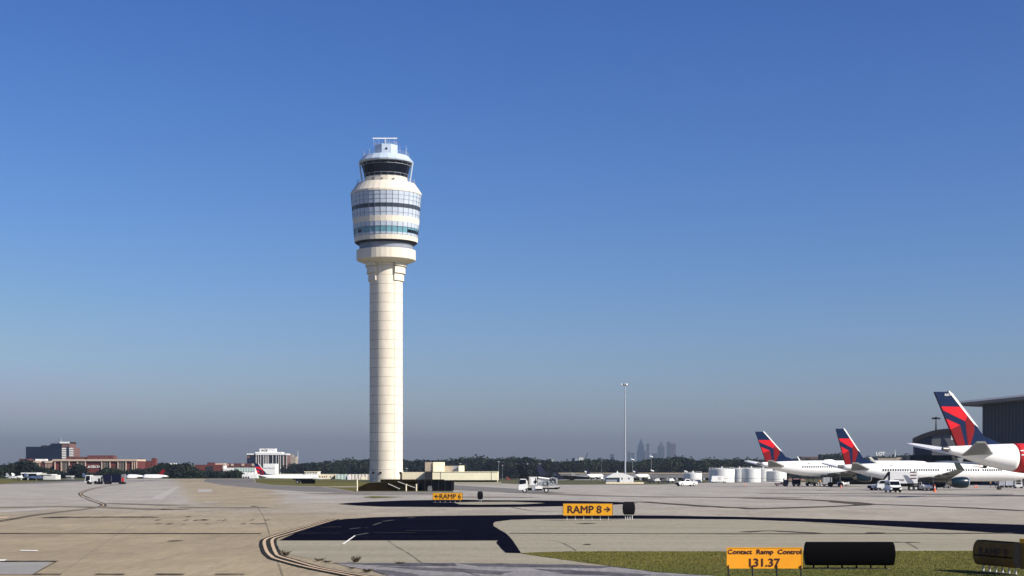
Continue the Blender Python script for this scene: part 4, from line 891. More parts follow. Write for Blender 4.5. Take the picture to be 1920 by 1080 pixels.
# ---- lavatory / service truck in the middle (faces left)
D = 286; t = thing('service_truck', 'white service truck with tanks and a rear hose reel driving left', 'truck', (gx(1010, D), D, 0.01), R(180))
SCL = D/FPX
def tx(px): return -(gx(px, D) - gx(1010, D))
def tz(py): return gz(py, D) - 0.01
cb = MB().prism_y([(tx(1003-14), tz(915.5)), (tx(1003-14), tz(903)), (tx(986), tz(898)), (tx(975.5), tz(897.8)), (tx(973), tz(906)), (tx(971.8), tz(913)), (tx(971.8), tz(919)), (tx(979), tz(919))], -1.05, 1.05).build('cab', 'white_paint', t)
bvm = cb.modifiers.new('bevel', 'BEVEL'); bvm.width = 0.06; bvm.segments = 2
MB().prism_y([(tx(986.2), tz(906.6)), (tx(986.2), tz(899.2)), (tx(975.2), tz(899.2)), (tx(973.6), tz(908.2))], -1.085, 1.085).build('side_window', 'dark_glass', t)
MB().add([(tx(973.0)+0.02, -0.9, tz(906)), (tx(973.0)+0.02, 0.9, tz(906)), (tx(975.3)+0.04, 0.9, tz(899.5)), (tx(975.3)+0.04, -0.9, tz(899.5))], [(0, 1, 2, 3)]).build('windscreen', 'dark_glass', t)
MB().box(tx(1046), tx(985), -0.45, 0.45, 0.62, 0.86).build('chassis', 'black', t)
MB().box(tx(1007), tx(992), -1.0, 1.0, tz(909), tz(894.6)).build('tank', 'white_paint', t); MB().box(tx(1008), tx(991), -0.9, 0.9, tz(894.4), tz(893.2)).build('tank_top', 'mid_grey', t)
MB().box(tx(1013.5), tx(1008.5), -1.0, 1.0, tz(912), tz(898.5)).build('water_tank', 'dull_white', t); MB().box(tx(1026), tx(1014), -0.9, 0.9, tz(902.5), tz(898)).build('upper_locker', 'white_paint', t)
MB().box(tx(1029), tx(1014.5), -0.85, 0.85, tz(911), tz(904)).build('pump_unit', 'mid_grey', t); MB().box(tx(1024), tx(1019), 0.86, 0.95, tz(909), tz(905)).build('pump_panel', 'silver', t)
for a_, b_ in ((993.2, 994.2), (1003.4, 1005.2)): MB().box(tx(b_), tx(a_), -1.02, 1.02, tz(908), tz(896)).build('tank_slot', 'dark_grey', t)
MB().tube((tx(1030), 1.02, tz(898)), (tx(1009), 1.02, tz(895.5)), 0.16, 8).build('hose_boom', 'white_paint', t)
MB().tube((tx(1004), 1.01, tz(903)), (tx(1004), 1.08, tz(903)), 0.26, 14).build('hatch', 'black', t); MB().tube((tx(1014), 1.01, tz(906)), (tx(1014), 1.07, tz(906)), 0.34, 14).build('gauge_panel', 'grey_steel', t)
for sy in (1, -1): MB().box(tx(1003), tx(997), min(sy*.62, sy*1.0), max(sy*.62, sy*1.0), tz(919), tz(911.5)).build('side_locker', 'silver', t); MB().box(tx(1017), tx(1003.4), min(sy*.62, sy*1.05), max(sy*.62, sy*1.05), tz(916.5), tz(911.5)).build('side_locker', 'white_paint', t); MB().box(tx(1017), tx(990), min(sy*.5, sy*.9), max(sy*.5, sy*.9), tz(919.5), tz(916)).build('underframe', 'black', t)
rl = MB()
cxr, czr, rr_ = tx(1036), tz(902.5), 0.72
for yy in (-0.7, 0.7):
    for k in range(18):
        a, b = 2*math.pi*k/18, 2*math.pi*(k+1)/18; rl.tube((cxr + rr_*math.cos(a), yy, czr + rr_*math.sin(a)), (cxr + rr_*math.cos(b), yy, czr + rr_*math.sin(b)), 0.06, 5)
    for k in range(6):
        a = math.pi*k/3; rl.tube((cxr, yy, czr), (cxr + rr_*math.cos(a), yy, czr + rr_*math.sin(a)), 0.04, 5)
rl.build('hose_reel', 'silver', t)
MB().tube((cxr, -0.65, czr), (cxr, 0.65, czr), 0.42, 14).build('reel_drum', 'black', t)
MB().box(tx(1048), tx(1027), -1.05, 1.05, 1.0, 1.14).build('deck', 'dull_white', t); MB().box(tx(1049.5), tx(1041), -1.0, 1.0, 0.75, 0.98).build('rear_step', 'black', t)
fr = MB()
for px_, a, b in ((1028, 915, 896.5), (1044.5, 915, 897)):
    for s in (-1, 1): fr.tube((tx(px_), s*0.95, tz(a)), (tx(px_), s*0.95, tz(b)), 0.05, 5)
for s in (-1, 1): fr.tube((tx(1028), s*0.95, tz(896.8)), (tx(1044.5), s*0.95, tz(896.8)), 0.05, 5); fr.tube((tx(1029), s*0.98, tz(904)), (tx(1044), s*0.98, tz(914)), 0.09, 5)
fr.build('rear_frame', 'silver', t)
wheels(t, (tx(983.5), tx(1024)), 0.92, 0.44)
for s in (-1, 1): MB().box(tx(973.5), tx(972.5), s*1.22-0.1, s*1.22+0.1, tz(906), tz(901)).build('mirror', 'black', t)
# ---- left: baggage truck with dark container trailer
D = 461; t = thing('utility_truck', 'white low flatbed truck just left of the dark container trailer', 'truck', (gx(176, D), D, 0.01), R(180))
def t2x(px): return -(gx(px, D) - gx(176, D))
def t2z(py): return gz(py, D)
MB().prism_y([(t2x(173), t2z(904)), (t2x(173), t2z(891)), (t2x(163), t2z(891)), (t2x(161), t2z(899)), (t2x(161), t2z(904))], -1.1, 1.1).build('cab', 'white_paint', t)
MB().prism_y([(t2x(170.5), t2z(900)), (t2x(170.5), t2z(892.2)), (t2x(163.6), t2z(892.2)), (t2x(162), t2z(900)), (t2x(162.5), t2z(903))], -1.13, 1.13).build('side_window', 'dark_glass', t)
MB().box(t2x(190), t2x(174), -1.05, 1.05, t2z(903), t2z(892)).build('cargo_box', 'dull_white', t); MB().box(t2x(189.8), t2x(186), -1.13, 1.13, t2z(905), t2z(897)).build('rear_panel', 'dark_grey', t)
wheels(t, (t2x(167.5), t2x(181), t2x(188)), 1.05, 0.5, m='black')
MB().box(t2x(189), t2x(174), -1.12, -1.06, t2z(900), t2z(896)).build('locker', 'mid_grey', t)
t = thing('container_trailer', 'dark blue container trailer with a red and white rear end on the far left apron', 'trailer', (gx(215, D), D, 0.01), R(180))
def t3x(px): return -(gx(px, D) - gx(215, D))
MB().box(t3x(229), t3x(195.5), -1.2, 1.2, t2z(903.5), t2z(889)).build('container', 'navy', t)
MB().box(t3x(234.5), t3x(229.1), -1.2, 1.2, t2z(904), t2z(889)).build('rear_panel', 'mid_grey', t); MB().box(t3x(234.3), t3x(230), -1.22, 1.22, t2z(903), t2z(895.5)).build('rear_stripe', 'red', t)
MB().box(t3x(211), t3x(210.4), -1.23, 1.23, t2z(903), t2z(892)).build('door_seam', 'mid_grey', t); MB().box(t3x(231), t3x(197), -0.9, 0.9, t2z(905), t2z(903.6)).build('chassis', 'black', t)
wheels(t, (t3x(199.5), t3x(205), t3x(227), t3x(232)), 1.1, 0.42, m='black')
# ---- apron clutter
def cart(label, px, ybase, L=2.6, H=1.6, m='navy', ang=0.0, name='baggage_cart', group=None):
    D = CH*FPX/(ybase-HZ); t = thing(name, label, name.replace('_', ' '), (gx(px, D), D, 0.01), ang, group)
    MB().box(-L/2, L/2, -0.75, 0.75, 0.45, 0.58).build('deck', 'dark_grey', t)
    MB().box(-L/2, L/2, -0.72, 0.72, H-0.05, H).build('roof', m, t)
    for s in (-1, 1): MB().box(s*(L/2-0.03)-0.03, s*(L/2-0.03)+0.03, -0.72, 0.72, 0.58, H-0.05).build('end_panel', m, t)
    MB().box(-L*0.45, L*0.45, -0.6, 0.6, 0.6, H-0.35).build('curtain', m, t); MB().tube((L/2, 0, 0.4), (L/2+0.7, 0, 0.35), 0.04, 6).build('tow_bar', 'grey_steel', t)
    wheels(t, (-L/2+0.4, L/2-0.4), 0.65, 0.24, 0.15, 'grey_steel'); return t
cart('dark baggage cart nearest the small orange tail', 1473.5, 912, 1.1, 2.0, 'navy'); cart('dark blue baggage cart with open side right of the first cart', 1493, 912.2, 1.9, 2.1, 'navy')
cart('grey baggage dolly under the wing of the middle jet', 1909, 914, 2.4, 1.7, 'mid_grey')
def tug(label, px, ybase, ang, m='white_paint', cat='tug'):
    D = CH*FPX/(ybase-HZ); t = thing('baggage_tug', label, cat, (gx(px, D), D, 0.01), ang)
    b = MB().prism_y([(-1.4, 0.35), (-1.4, 0.85), (-0.4, 0.85), (0.1, 0.75), (0.2, 1.0), (1.3, 0.9), (1.45, 0.35)], -0.75, 0.75).build('body', m, t)
    MB().box(-1.0, -0.35, -0.5, 0.5, 0.86, 1.15).build('seat', 'black', t)
    for x in (-1.25, 0.35):
        for s in (-1, 1): MB().tube((x, s*0.68, 0.8), (x + (0.25 if x < 0 else -0.2), s*0.62, 1.9), 0.045, 6).build('pillar', m, t)
    MB().box(-1.2, 0.35, -0.75, 0.75, 1.88, 1.96).build('canopy', m, t); wheels(t, (-0.95, 0.95), 0.68, 0.33); return t
tug('white open sided tug under the tail of the middle jet', 1581, 910.8, R(190)); tug('green and white tug under the rear of the farthest jet', 1522, 911.5, R(10), 'dark_grey'); tug('white tug at the nose end of the middle jet', 1909, 915.5, R(80))
def container(label, px, ybase, W, H, m='silver', ang=0.0):
    D = CH*FPX/(ybase-HZ); t = thing('cargo_container', label, 'container', (gx(px, D), D, 0.01), ang); z = 0.5
    MB().prism_y([(-W/2, z), (W/2, z), (W/2, z+H), (-W/2, z+H)], -0.8, 0.8).build('shell', m, t)
    MB().box(-W/2-0.1, W/2+0.1, -0.85, 0.85, z-0.15, z).build('deck', 'black', t)
    f = MB()
    for x in (-W/2, W/2-0.06): f.box(x, x+0.06, -0.83, -0.8, z, z+H)
    f.box(-W/2, W/2, -0.83, -0.8, z+H-0.06, z+H); f.build('frame', 'white_paint', t); wheels(t, (-W/2+0.35, W/2-0.35), 0.6, 0.2, 0.12, 'grey_steel'); return t
container('silver cargo container on a dolly under the farthest jet', 1551, 911.5, 2.1, 1.7); container('tall blue grey cargo container beside the middle jet', 1877, 914.6, 1.2, 2.4, 'grey_steel'); container('wide grey container right of the tall one', 1891, 914.4, 1.6, 1.5, 'silver')
# belt loader with pale boom at left
D = 412; t = thing('belt_loader', 'low belt loader with a pale boom left of the dark baggage carts', 'belt loader', (gx(1452, D), D, 0.01), 0)
bm_ = MB().prism_y([(-3.4, 0.95), (3.1, 0.75), (3.1, 0.95), (-3.4, 1.15)], -0.4, 0.4).build('boom', 'dull_white', t); MB().prism_y([(-3.2, 1.16), (3.1, 0.97), (3.1, 1.05), (-3.2, 1.25)], -0.42, 0.42).build('belt', 'berm_brown', t)
MB().box(0.2, 3.2, -0.8, 0.8, 0.35, 0.72).build('body', 'brown_panel', t); wheels(t, (0.7, 2.6), 0.72, 0.3, 0.2, 'grey_steel')
# ground power unit
D = CH*FPX/(915.5-HZ); t = thing('ground_power_unit', 'small grey ground power unit left of the dark blue engine', 'power unit', (gx(1776, D), D, 0.01), 0)
MB().box(-0.8, 0.6, -0.6, 0.6, 0.4, 0.95).build('housing', 'mid_grey', t); MB().box(0.65, 1.5, -0.5, 0.5, 0.45, 0.8).build('cable_box', 'silver', t); wheels(t, (-0.55, 0.4), 0.55, 0.26, 0.15, 'grey_steel'); MB().tube((0.6, 0, 0.4), (1.7, 0, 0.3), 0.04, 6).build('tow_bar', 'grey_steel', t)
def cone(label, px, ybase, h):
    D = CH*FPX/(ybase-HZ); t = thing('traffic_cone', label, 'cone', (gx(px, D), D, 0.01), 0); MB().box(-h*.22, h*.22, -h*.22, h*.22, 0, 0.05).build('base', 'cone_orange', t)
    MB().lathe([(h*.17, 0.05), (h*.1, h*.5)], 14).build('cone_body', 'cone_orange', t, smooth=True); MB().lathe([(h*.102, h*.5), (h*.075, h*.72)], 14).build('reflective_band', 'white_paint', t, smooth=True); MB().lathe([(h*.075, h*.72), (h*.03, h)], 14).build('cone_tip', 'cone_orange', t, smooth=True)
cone('tall orange cone right of the white car', 1752.5, 922.5, 1.35); cone('orange cone in front of the white tug', 1577, 915.8, 0.9); cone('faint cone in front of the engine of the middle jet, left of a pair', 1828, 914.6, 0.8); cone('faint cone in front of the engine of the middle jet, right of a pair', 1831.5, 914.6, 0.8); cone('small orange cone near the white storage tanks', 1397, 910.5, 0.75)
# workers (skinned figures)
def person(label, px, ybase, ang, top='hiviz', lean=0.25):
    D = CH*FPX/(ybase-HZ); t = thing('person', label, 'person', (gx(px, D), D, 0.01), ang)
    V = [(0, 0, 0.95), (0.03*lean*4, 0, 1.2), (0.1*lean*4, 0, 1.45), (0.13*lean*4, 0, 1.55), (0.15*lean*4, 0, 1.68), (0.05, 0.1, 0.92), (0.1, 0.11, 0.5), (0.0, 0.12, 0.07), (0.14, 0.12, 0.03), (-0.05, -0.1, 0.92), (0.0, -0.11, 0.5), (-0.12, -0.12, 0.07), (0.02, -0.12, 0.03),
         (0.1*lean*4, 0.19, 1.43), (0.2, 0.24, 1.16), (0.42, 0.2, 1.05), (0.1*lean*4, -0.19, 1.43), (0.22, -0.24, 1.16), (0.44, -0.2, 1.08)]
    E = [(0, 1), (1, 2), (2, 3), (3, 4), (0, 5), (5, 6), (6, 7), (7, 8), (0, 9), (9, 10), (10, 11), (11, 12), (2, 13), (13, 14), (14, 15), (2, 16), (16, 17), (17, 18)]
    rad = [.15, .15, .15, .06, .1, .1, .07, .05, .045, .1, .07, .05, .045, .07, .05, .035, .07, .05, .035]
    me = bpy.data.meshes.new('body'); me.from_pydata(V, E, []); o = bpy.data.objects.new('body', me); COL.objects.link(o); o.parent = t
    sk = o.modifiers.new('skin', 'SKIN'); o.modifiers.new('sub', 'SUBSURF').levels = 1
    for i, sv in enumerate(me.skin_vertices[0].data): sv.radius = (rad[i], rad[i]); sv.use_root = (i == 0)
    me.materials.append(M['cloth_navy'])
    hx = 0.15*lean*4
    MB().lathe([(0.02, -0.02), (0.085, 0.0), (0.105, 0.08), (0.10, 0.16), (0.05, 0.22), (0.01, 0.235)], 14).build('head', 'skin', t, smooth=True, loc=(hx, 0, 1.58))
    MB().lathe([(0.12, 0.0), (0.118, 0.06), (0.06, 0.115), (0.01, 0.13)], 14).build('cap', 'black', t, smooth=True, loc=(hx, 0, 1.70))
    MB().lathe([(0.175, 0), (0.19, 0.2), (0.20, 0.42), (0.12, 0.52)], 14).build('vest', top, t, smooth=True, loc=(0.0, 0, 1.0), rot=(0, lean*0.35, 0))
person('worker in an orange vest loading bags by the tall grey container', 1857, 914.6, R(10)); person('worker in a pale shirt beside the tall grey container', 1867, 914.6, R(20), 'dull_white'); person('worker in a pinkish vest between the silver container and the tug', 1537.5, 911.6, R(170))
# white service body vehicle near tanks
D = 505; t = thing('service_trailer', 'white boxy service vehicle in front of the left storage tank', 'vehicle', (gx(1347.5, D), D, 0.01), 0)
MB().prism_y([(-2.5, 0.6), (-2.3, 1.3), (-2.2, 2.25), (1.7, 2.25), (1.7, 1.2), (2.4, 1.0), (2.5, 0.5), (-2.3, 0.45)], -0.95, 0.95).build('body', 'white_paint', t); MB().box(-0.3, 0.6, -0.97, -0.955, 0.9, 1.9).build('door', 'dull_white', t); wheels(t, (-1.5, 1.8), 0.8, 0.4)
# ================================================================ RIGHT BUILDINGS
def fbox(name, label, cat, px0, px1, y0, D, depth, m, zb=-8.2, group=None, part='wall'):
    o = (gx((px0+px1)/2, D), D, zb); t = thing(name, label, cat, o, 0, group)
    MB().box(gx(px0, D)-o[0], gx(px1, D)-o[0], 0, depth, -0.3, gz(y0, D)-zb).build(part, m, t); return t, o
def fp_(t, o, D, px0, px1, y0, y1, name, m, proud=0.15, dep=0.14, par=None):
    return MB().box(gx(px0, D)-o[0], gx(px1, D)-o[0], -proud, -proud+dep, gz(y1, D)-o[2], gz(y0, D)-o[2]).build(name, m, par or t)

D = 450; X0 = gx(1842, D); t = thing('hangar', 'large dark ribbed hangar with a flat white edged roof at the right edge', 'hangar', (X0, D, 0), R(-50))
MB().prism_y([(0, -0.3), (62, -0.3), (62, 25.45), (0, 22.42)], 0, 40).build('wall', 'ribbed_dark', t); MB().prism_y([(-5.5, 22.2), (64, 25.6), (64, 27.0), (-5.5, 23.0)], -5, 44).build('roof', 'mid_grey', t)
MB().prism_y([(-5.6, 22.85), (64, 26.85), (64, 27.3), (-5.6, 23.35)], -5.3, -4.6).build('fascia', 'white_paint', t)
MB().box(0.2, 61.5, -0.25, -0.05, 10.6, 11.2).build('rail_beam', 'dark_grey', t)
for k in range(7): MB().box(1.5 + 8.5*k, 9.2 + 8.5*k, -0.2, -0.02, 0.2, 10.4).build('door_leaf', 'navy_glass', t)
D = 500; o = (gx(1750, D), D, 0); A_ = math.atan(790/FPX); t = thing('hangar', 'grey hangar with a curved roof behind the nearest jet tail', 'hangar', o, -A_)
rf = [(1711, 822), (1716, 819.5), (1730, 813.5), (1745, 808.5), (1758, 805.5), (1775, 804), (1795, 803.5), (1830, 803.5)]
lx = lambda p: D/math.cos(A_)*math.tan(math.atan((p-960)/FPX) - A_)
MB().prism_y([(lx(1713), -0.2)] + [(lx(a+1), gz(b+8, D)) for a, b in rf] + [(lx(1830), -0.2)], 0.0, 30).build('wall', 'hangar_wall_shaded', t)
MB().prism_y([(lx(a), gz(b, D)) for a, b in rf] + [(lx(a), gz(b+8.3, D)) for a, b in reversed(rf)], -0.6, 31).build('roof', 'dark_grey', t)
MB().prism_y([(lx(1716), 3), (lx(1716), gz(829.5, D)), (lx(1747), gz(818, D)), (lx(1747), 3)], -0.25, -0.02).build('hangar_door', 'navy_glass', t)
MB().prism_y([(lx(1783), gz(825, D)), (lx(1784), gz(807, D)), (lx(1793), gz(822, D)), (lx(1793), gz(825, D))], -0.8, -0.65).build('panel', 'white_paint', t)
md = mast(1755, 782.5, 806, 505, 'dark short floodlight mast standing on the curved hangar roof', 0.28, 1.0, 4)
md.location.z = gz(808, 505)
for c in md.children: c.data.materials.clear(); c.data.materials.append(M['dark_grey'])
D = 470; t, o = fbox('terminal', 'dark teal glass terminal behind the middle and nearest jets', 'building', 1706, 1960, 853.5, D, 4, 'teal_dark', -0.2)
for k in range(12): fp_(t, o, D, 1712 + 20*k, 1712.8 + 20*k, 853.5, 909, 'mullion', 'black', 0.2, .18)
t, o = fbox('shade_block', 'low black block filling in the shade behind the belly of the middle jet', 'building', 1560, 1706, 879.5, 455, 6, 'black', -0.2)  # added block, its black stands in for the deep shade under the jets
# storage tanks
def tank(label, px0, px1, ytop, D, m='tank_white', zb=-0.3, group='round storage tanks'):
    r = (gx(px1, D) - gx(px0, D))/2; zt = gz(ytop, D); t = thing('storage_tank', label, 'storage tank', (gx((px0+px1)/2, D), D + r, 0), 0, group)
    MB().lathe([(r, zb), (r, zt)], 48, cap=False).build('shell', m, t, smooth=True); MB().lathe([(r, zt), (r*0.97, zt+0.05), (r*0.1, zt+0.35)], 48).build('roof', 'dull_white', t, smooth=True)
    MB().lathe([(r+0.03, zb+ (zt-zb)*0.33), (r+0.03, zb + (zt-zb)*0.35)], 48, cap=False).build('seam', 'mid_grey', t)
    b = MB()
    for k in range(20):
        a, c = 2*math.pi*k/20, 2*math.pi*(k+1)/20; b.tube((r*.97*math.cos(a), r*.97*math.sin(a), zt), (r*.97*math.cos(a), r*.97*math.sin(a), zt+0.6), 0.03, 4); b.tube((r*.97*math.cos(a), r*.97*math.sin(a), zt+0.6), (r*.97*math.cos(c), r*.97*math.sin(c), zt+0.6), 0.03, 4)
    b.build('railing', 'dull_white', t); MB().lathe([(0.25, zt+0.3), (0.25, zt+0.9)], 10).build('vent', 'dull_white', t)
tank('white storage tank at the left end of the tall row', 1332, 1381, 879.6, 535); tank('white storage tank in the middle of the tall row', 1393, 1429.5, 879.2, 535)
tank('storage tank half hidden between the two left tanks', 1371, 1407, 879.4, 556); tank('storage tank half hidden behind the small orange tail', 1415, 1452, 879.6, 556); tank('storage tank showing under the tail of the farthest jet', 1440, 1478, 884, 540)
tank('short wide grey and white tank right of the pickup', 1284, 1318, 887.6, 545)
# white tent with cream barrier
D = 530; o = (gx(1163, D), D, 0); t = thing('marquee', 'white domed fabric shelter behind the high mast light', 'shelter', o); lx = lambda p, D=D: gx(p, D) - gx(1163, D)
MB().prism_y([(lx(1136), gz(895.5, D)), (lx(1142), gz(892, D)), (lx(1150), gz(888, D)), (lx(1159), gz(886.3, D)), (lx(1168), gz(887.2, D)), (lx(1178), gz(890, D)), (lx(1188), gz(895, D)), (lx(1188), -0.1), (lx(1162), -0.1), (lx(1162), gz(895.5, D))], 0, 9).build('canopy', 'white_paint', t)
MB().box(lx(1137), lx(1162), 0.5, 8.5, -0.1, gz(895.7, D)).build('side_wall', 'grey_steel', t); MB().lathe([(0.35, 0), (0.1, 0.5)], 8).build('finial', 'white_paint', t, loc=(lx(1159), 4.5, gz(886.6, D)))
for p in (1166.5, 1179.5): MB().box(lx(p-1), lx(p+1), -0.05, 0.0, 1.0, 1.6).build('window', 'black', t)
D = 478; ob = MB().box(0, gx(1207, D)-gx(1136, D), 0, 0.5, -0.05, gz(904.2, D)); ob.box(0, gx(1207, D)-gx(1136, D), -0.25, 0.75, -0.05, 0.12); ob = ob.build('barrier_wall', 'cream'); ob.location = (gx(1136, D), D, 0.01); tag(ob, 'low cream concrete barrier in front of the white shelter', 'barrier')
# hidden-in-distance terminal band and far aircraft
t, o = fbox('cargo_terminal', 'very long low grey roofed building behind the far row of jets', 'building', 1040, 1460, 886.8, 900, 40, 'mid_grey')
fp_(t, o, 900, 1040, 1460, 886.3, 888.5, 'roof_edge', 'tan_wall'); fp_(t, o, 900, 1040, 1460, 896, 900, 'dock_openings', 'black')
for k in range(24): fp_(t, o, 900, 1046+17*k, 1050+17*k, 896.2, 904, 'dock_door', 'grey_steel', 0.3, 0.14)
# far dark jets and white jet fronts (simple full airframes on the lower ground)
def farjet(label, px_tail, D, hd, body, finc, L=38, sc_=1.0, zb=-4.5):
    t = thing('distant_airliner', label, 'airliner', (gx(px_tail, D), D, zb), hd)
    rg = []
    for x, r_, z in ((0, .2, 5.2), (3, .9, 4.9), (8, 1.7, 4.2), (12, 2, 4.0), (L-6, 2, 4.0), (L-3, 1.7, 3.9), (L-1, 1.0, 3.7), (L, .2, 3.5)): rg.append([(x, r_*math.cos(2*math.pi*j/16), z + r_*math.sin(2*math.pi*j/16)) for j in range(16)])
    MB().ring_loft(rg).build('fuselage', body, t, smooth='all'); MB().prism_y([(1.5, 5.2), (-1.2, 12.2), (1.6, 12.2), (8.2, 5.9)], -0.2, 0.2).build('fin', finc, t)
    MB().prism_z([(3, 1), (1, 1), (-1, 6.8), (0.3, 6.8)], 5.0, 5.2).build('tailplane', body, t); MB().prism_z([(3, -1), (1, -1), (-1, -6.8), (0.3, -6.8)], 5.0, 5.2).build('tailplane', body, t)
    for s in (-1, 1):
        MB().add([(L*.58, s*1, 3), (L*.40, s*1, 3), (L*.34, s*17, 4.2), (L*.38, s*17, 4.2), (L*.58, s*1, 3.4), (L*.40, s*1, 3.2), (L*.34, s*17, 4.3), (L*.38, s*17, 4.35)], [(0, 1, 2, 3), (7, 6, 5, 4), (0, 4, 5, 1), (1, 5, 6, 2), (2, 6, 7, 3), (3, 7, 4, 0)]).build('wing', body, t)
        MB().tube((L*.5, s*5.5, 1.9), (L*.62, s*5.5, 1.9), 0.9, 14, 1.05).build('engine', body, t)
        MB().tube((L*.45, s*2.6, 0), (L*.45, s*2.6, 3), 0.35, 8).build('landing_gear', 'tyre', t)
    MB().tube((L-4, 0, 0), (L-4, 0, 3), 0.25, 8).build('landing_gear', 'tyre', t); t.scale = (sc_,)*3; return t
farjet('distant jet with a white body and dark purple tail left of the white shelter', 1100, 640, R(66), 'plane_white', 'purple_dark', 44, 0.42, 0.0)
farjet('distant jet with a white body and dark purple tail right of the white shelter', 1191, 640, R(66), 'plane_white', 'purple_dark', 40, 0.42, 0.0)
farjet('distant dark jet right of the yellow annex with a white and red tail mark', 950, 850, R(20), 'dark_grey', 'brick', 30, 0.42)
farjet('distant very dark jet behind the cab of the service truck', 972, 850, R(35), 'black', 'black', 40, 0.95)
farjet('distant dark jet behind the tank of the service truck', 1008, 860, R(30), 'black', 'navy', 40, 0.92)
farjet('distant grey jet right of the service truck', 1042, 860, R(18), 'mid_grey', 'navy', 42, 0.62)
farjet('distant grey jet half hidden behind the left white jet', 1072, 880, R(25), 'mid_grey', 'mid_grey', 34, 0.6)
farjet('small distant jet with a rust orange tail under the farthest parked jet', 1444, 900, R(12), 'brown_panel', 'rust_orange', 33, 0.66)
# far cars and carts right of the shelter
for i, (px, D, m, lab) in enumerate(((1222, 505, 'mid_grey', 'grey cart right of the cream barrier'), (1232, 508, 'dull_white', 'pale equipment cart behind the first grey cart'), (1246, 506, 'mid_grey', 'grey equipment trailer left of the white pickup'), (1259, 512, 'white_paint', 'small white vehicle just left of the pickup'), (1211, 511, 'dark_grey', 'dark dolly nearest the cream barrier'))):
    t = thing('equipment_cart', lab, 'cart', (gx(px, D), D, 0.01), R(rnd.uniform(-20, 20)), 'equipment carts right of the shelter')
    MB().box(-1.1, 1.1, -0.7, 0.7, 0.4, 0.62).build('deck', 'dark_grey', t); MB().prism_y([(-0.9, 0.63), (-0.9, 1.3), (0.3, 1.5), (0.8, 0.95), (0.95, 0.63)], -0.6, 0.6).build('load', m, t); wheels(t, (-0.7, 0.7), 0.62, 0.27, 0.15, 'grey_steel')
# dish / floodlight heads over the woods
for i, (px, y, D, lab) in enumerate(((1186, 862, 980, 'slanting white flood lamp over the woods left of the blue skyscraper'), (1221, 856.5, 980, 'round white flood lamp over the woods beneath the slim tower'), (1223, 883, 900, 'tilted white flood lamp above the cargo building roof'), (1286, 884.5, 905, 'small white flood lamp above the short tank'), (1190, 885.2, 905, 'white flood lamp beside the right purple tail'), (1099, 885.4, 905, 'white flood lamp above the left purple tail'))):
    zb = ground_z(gx(px, D), D); t = thing('flood_lamp', lab, 'flood lamp', (gx(px, D), D, zb), 0, 'flood lamps on slim poles near the cargo building'); h = gz(y, D) - zb
    MB().tube((0, 0, 0), (0, 0, h), 0.09, 6).build('pole', 'grey_steel', t); MB().tube((-0.9, 0, h+0.4), (0.9, 0, h-0.3), 0.38, 10, 0.5).build('lamp_head', 'white_paint', t)
# ================================================================ LEFT BUILDINGS
D = 1600; t, o = fbox('glass_hotel', 'dark navy slab building with slanted crown and white banded end, far left', 'building', 48.5, 116, 837.5, D, 30, 'navy_glass')
fp_(t, o, D, 95, 117, 831.5, 838, 'upper_floor', 'navy_glass', 0.0, 28)
MB().prism_y([(gx(97, D)-o[0], gz(831.4, D)-o[2]), (gx(113.5, D)-o[0], gz(821, D)-o[2]), (gx(113.5, D)-o[0], gz(831.4, D)-o[2])], 1, 4).build('slanted_crown', 'drum_grey', t)
fp_(t, o, D, 116.1, 131, 828.5, 895, 'end_wall', 'brown_panel', 0.5, 24); fp_(t, o, D, 131.1, 138, 840, 895, 'side_wall', 'brown_panel', 0.2, 24)
for i in range(7): fp_(t, o, D, 116.4, 124.5, 840 + 3.4*i, 842 + 3.4*i, 'white_band', 'white_paint', 0.8, 0.28); fp_(t, o, D, 130, 138, 840 + 3.4*i, 842 + 3.4*i, 'white_band', 'white_paint', 0.8, 0.28)
fp_(t, o, D, 112.3, 131, 828.4, 831.4, 'parapet', 'white_paint', 0.9, 24); fp_(t, o, D, 125, 129.5, 838, 890, 'stair_glass', 'window_grey', 0.8, 0.28)
for k, p in enumerate((75, 80, 85, 90)): fp_(t, o, D, p, p+3.2, 835.4 - (k % 2), 838, 'roof_plant', 'dark_grey', -3, 4)
D = 1100; t, o = fbox('brick_headquarters', 'long red brick office with cream columns and the airline name on its wall', 'building', 100, 256, 862.3, D, 26, 'brick')
fp_(t, o, D, 99, 257.4, 861, 864.6, 'cornice', 'rooftan', 1.2, 27); fp_(t, o, D, 121, 155, 856.3, 861, 'penthouse', 'brick_dull', -4, 10); fp_(t, o, D, 160.5, 209.5, 853.7, 861, 'penthouse', 'brick_dull', -4, 10)
for a in (103.5, 115.3, 130, 145.5, 160.5, 191, 206.5, 221.5, 236.5, 248.5, 252.5, 256.3): fp_(t, o, D, a-0.75, a+0.75, 864.6, 896, 'column', 'rooftan', 0.9, 0.88)
for a, b in ((116.5, 129), (146.5, 159.5), (192, 205.5), (222.5, 235.5)):
    fp_(t, o, D, a, b, 864.8, 896, 'window_bay', 'window_grey', 0.25, 0.2)
    for k in range(5): fp_(t, o, D, a + (b-a)*(k+.5)/5 - .35, a + (b-a)*(k+.5)/5 + .35, 864.8, 896, 'mullion', 'tan_wall', 0.5, 0.2)
text('lettering', 'DELTA', 1, 'white_paint', t, (gx(179.4, D)-o[0], -0.12, gz(874.9, D)-o[2]), (R(90), 0, 0), fit=(6.7, 1.4), bold=0.08, ext=0.05)
MB().prism_y([(0, 0), (1.7, 0), (0.85, 1.5)], -0.12, 0.02).build('emblem', 'white_paint', t, loc=(gx(164.3, D)-o[0], 0, gz(876.8, D)-o[2]))
t, o = fbox('brick_annex', 'stepped brick wing with striped window bays left of the headquarters', 'building', 40.5, 100, 866, 1120, 20, 'brick_dull')
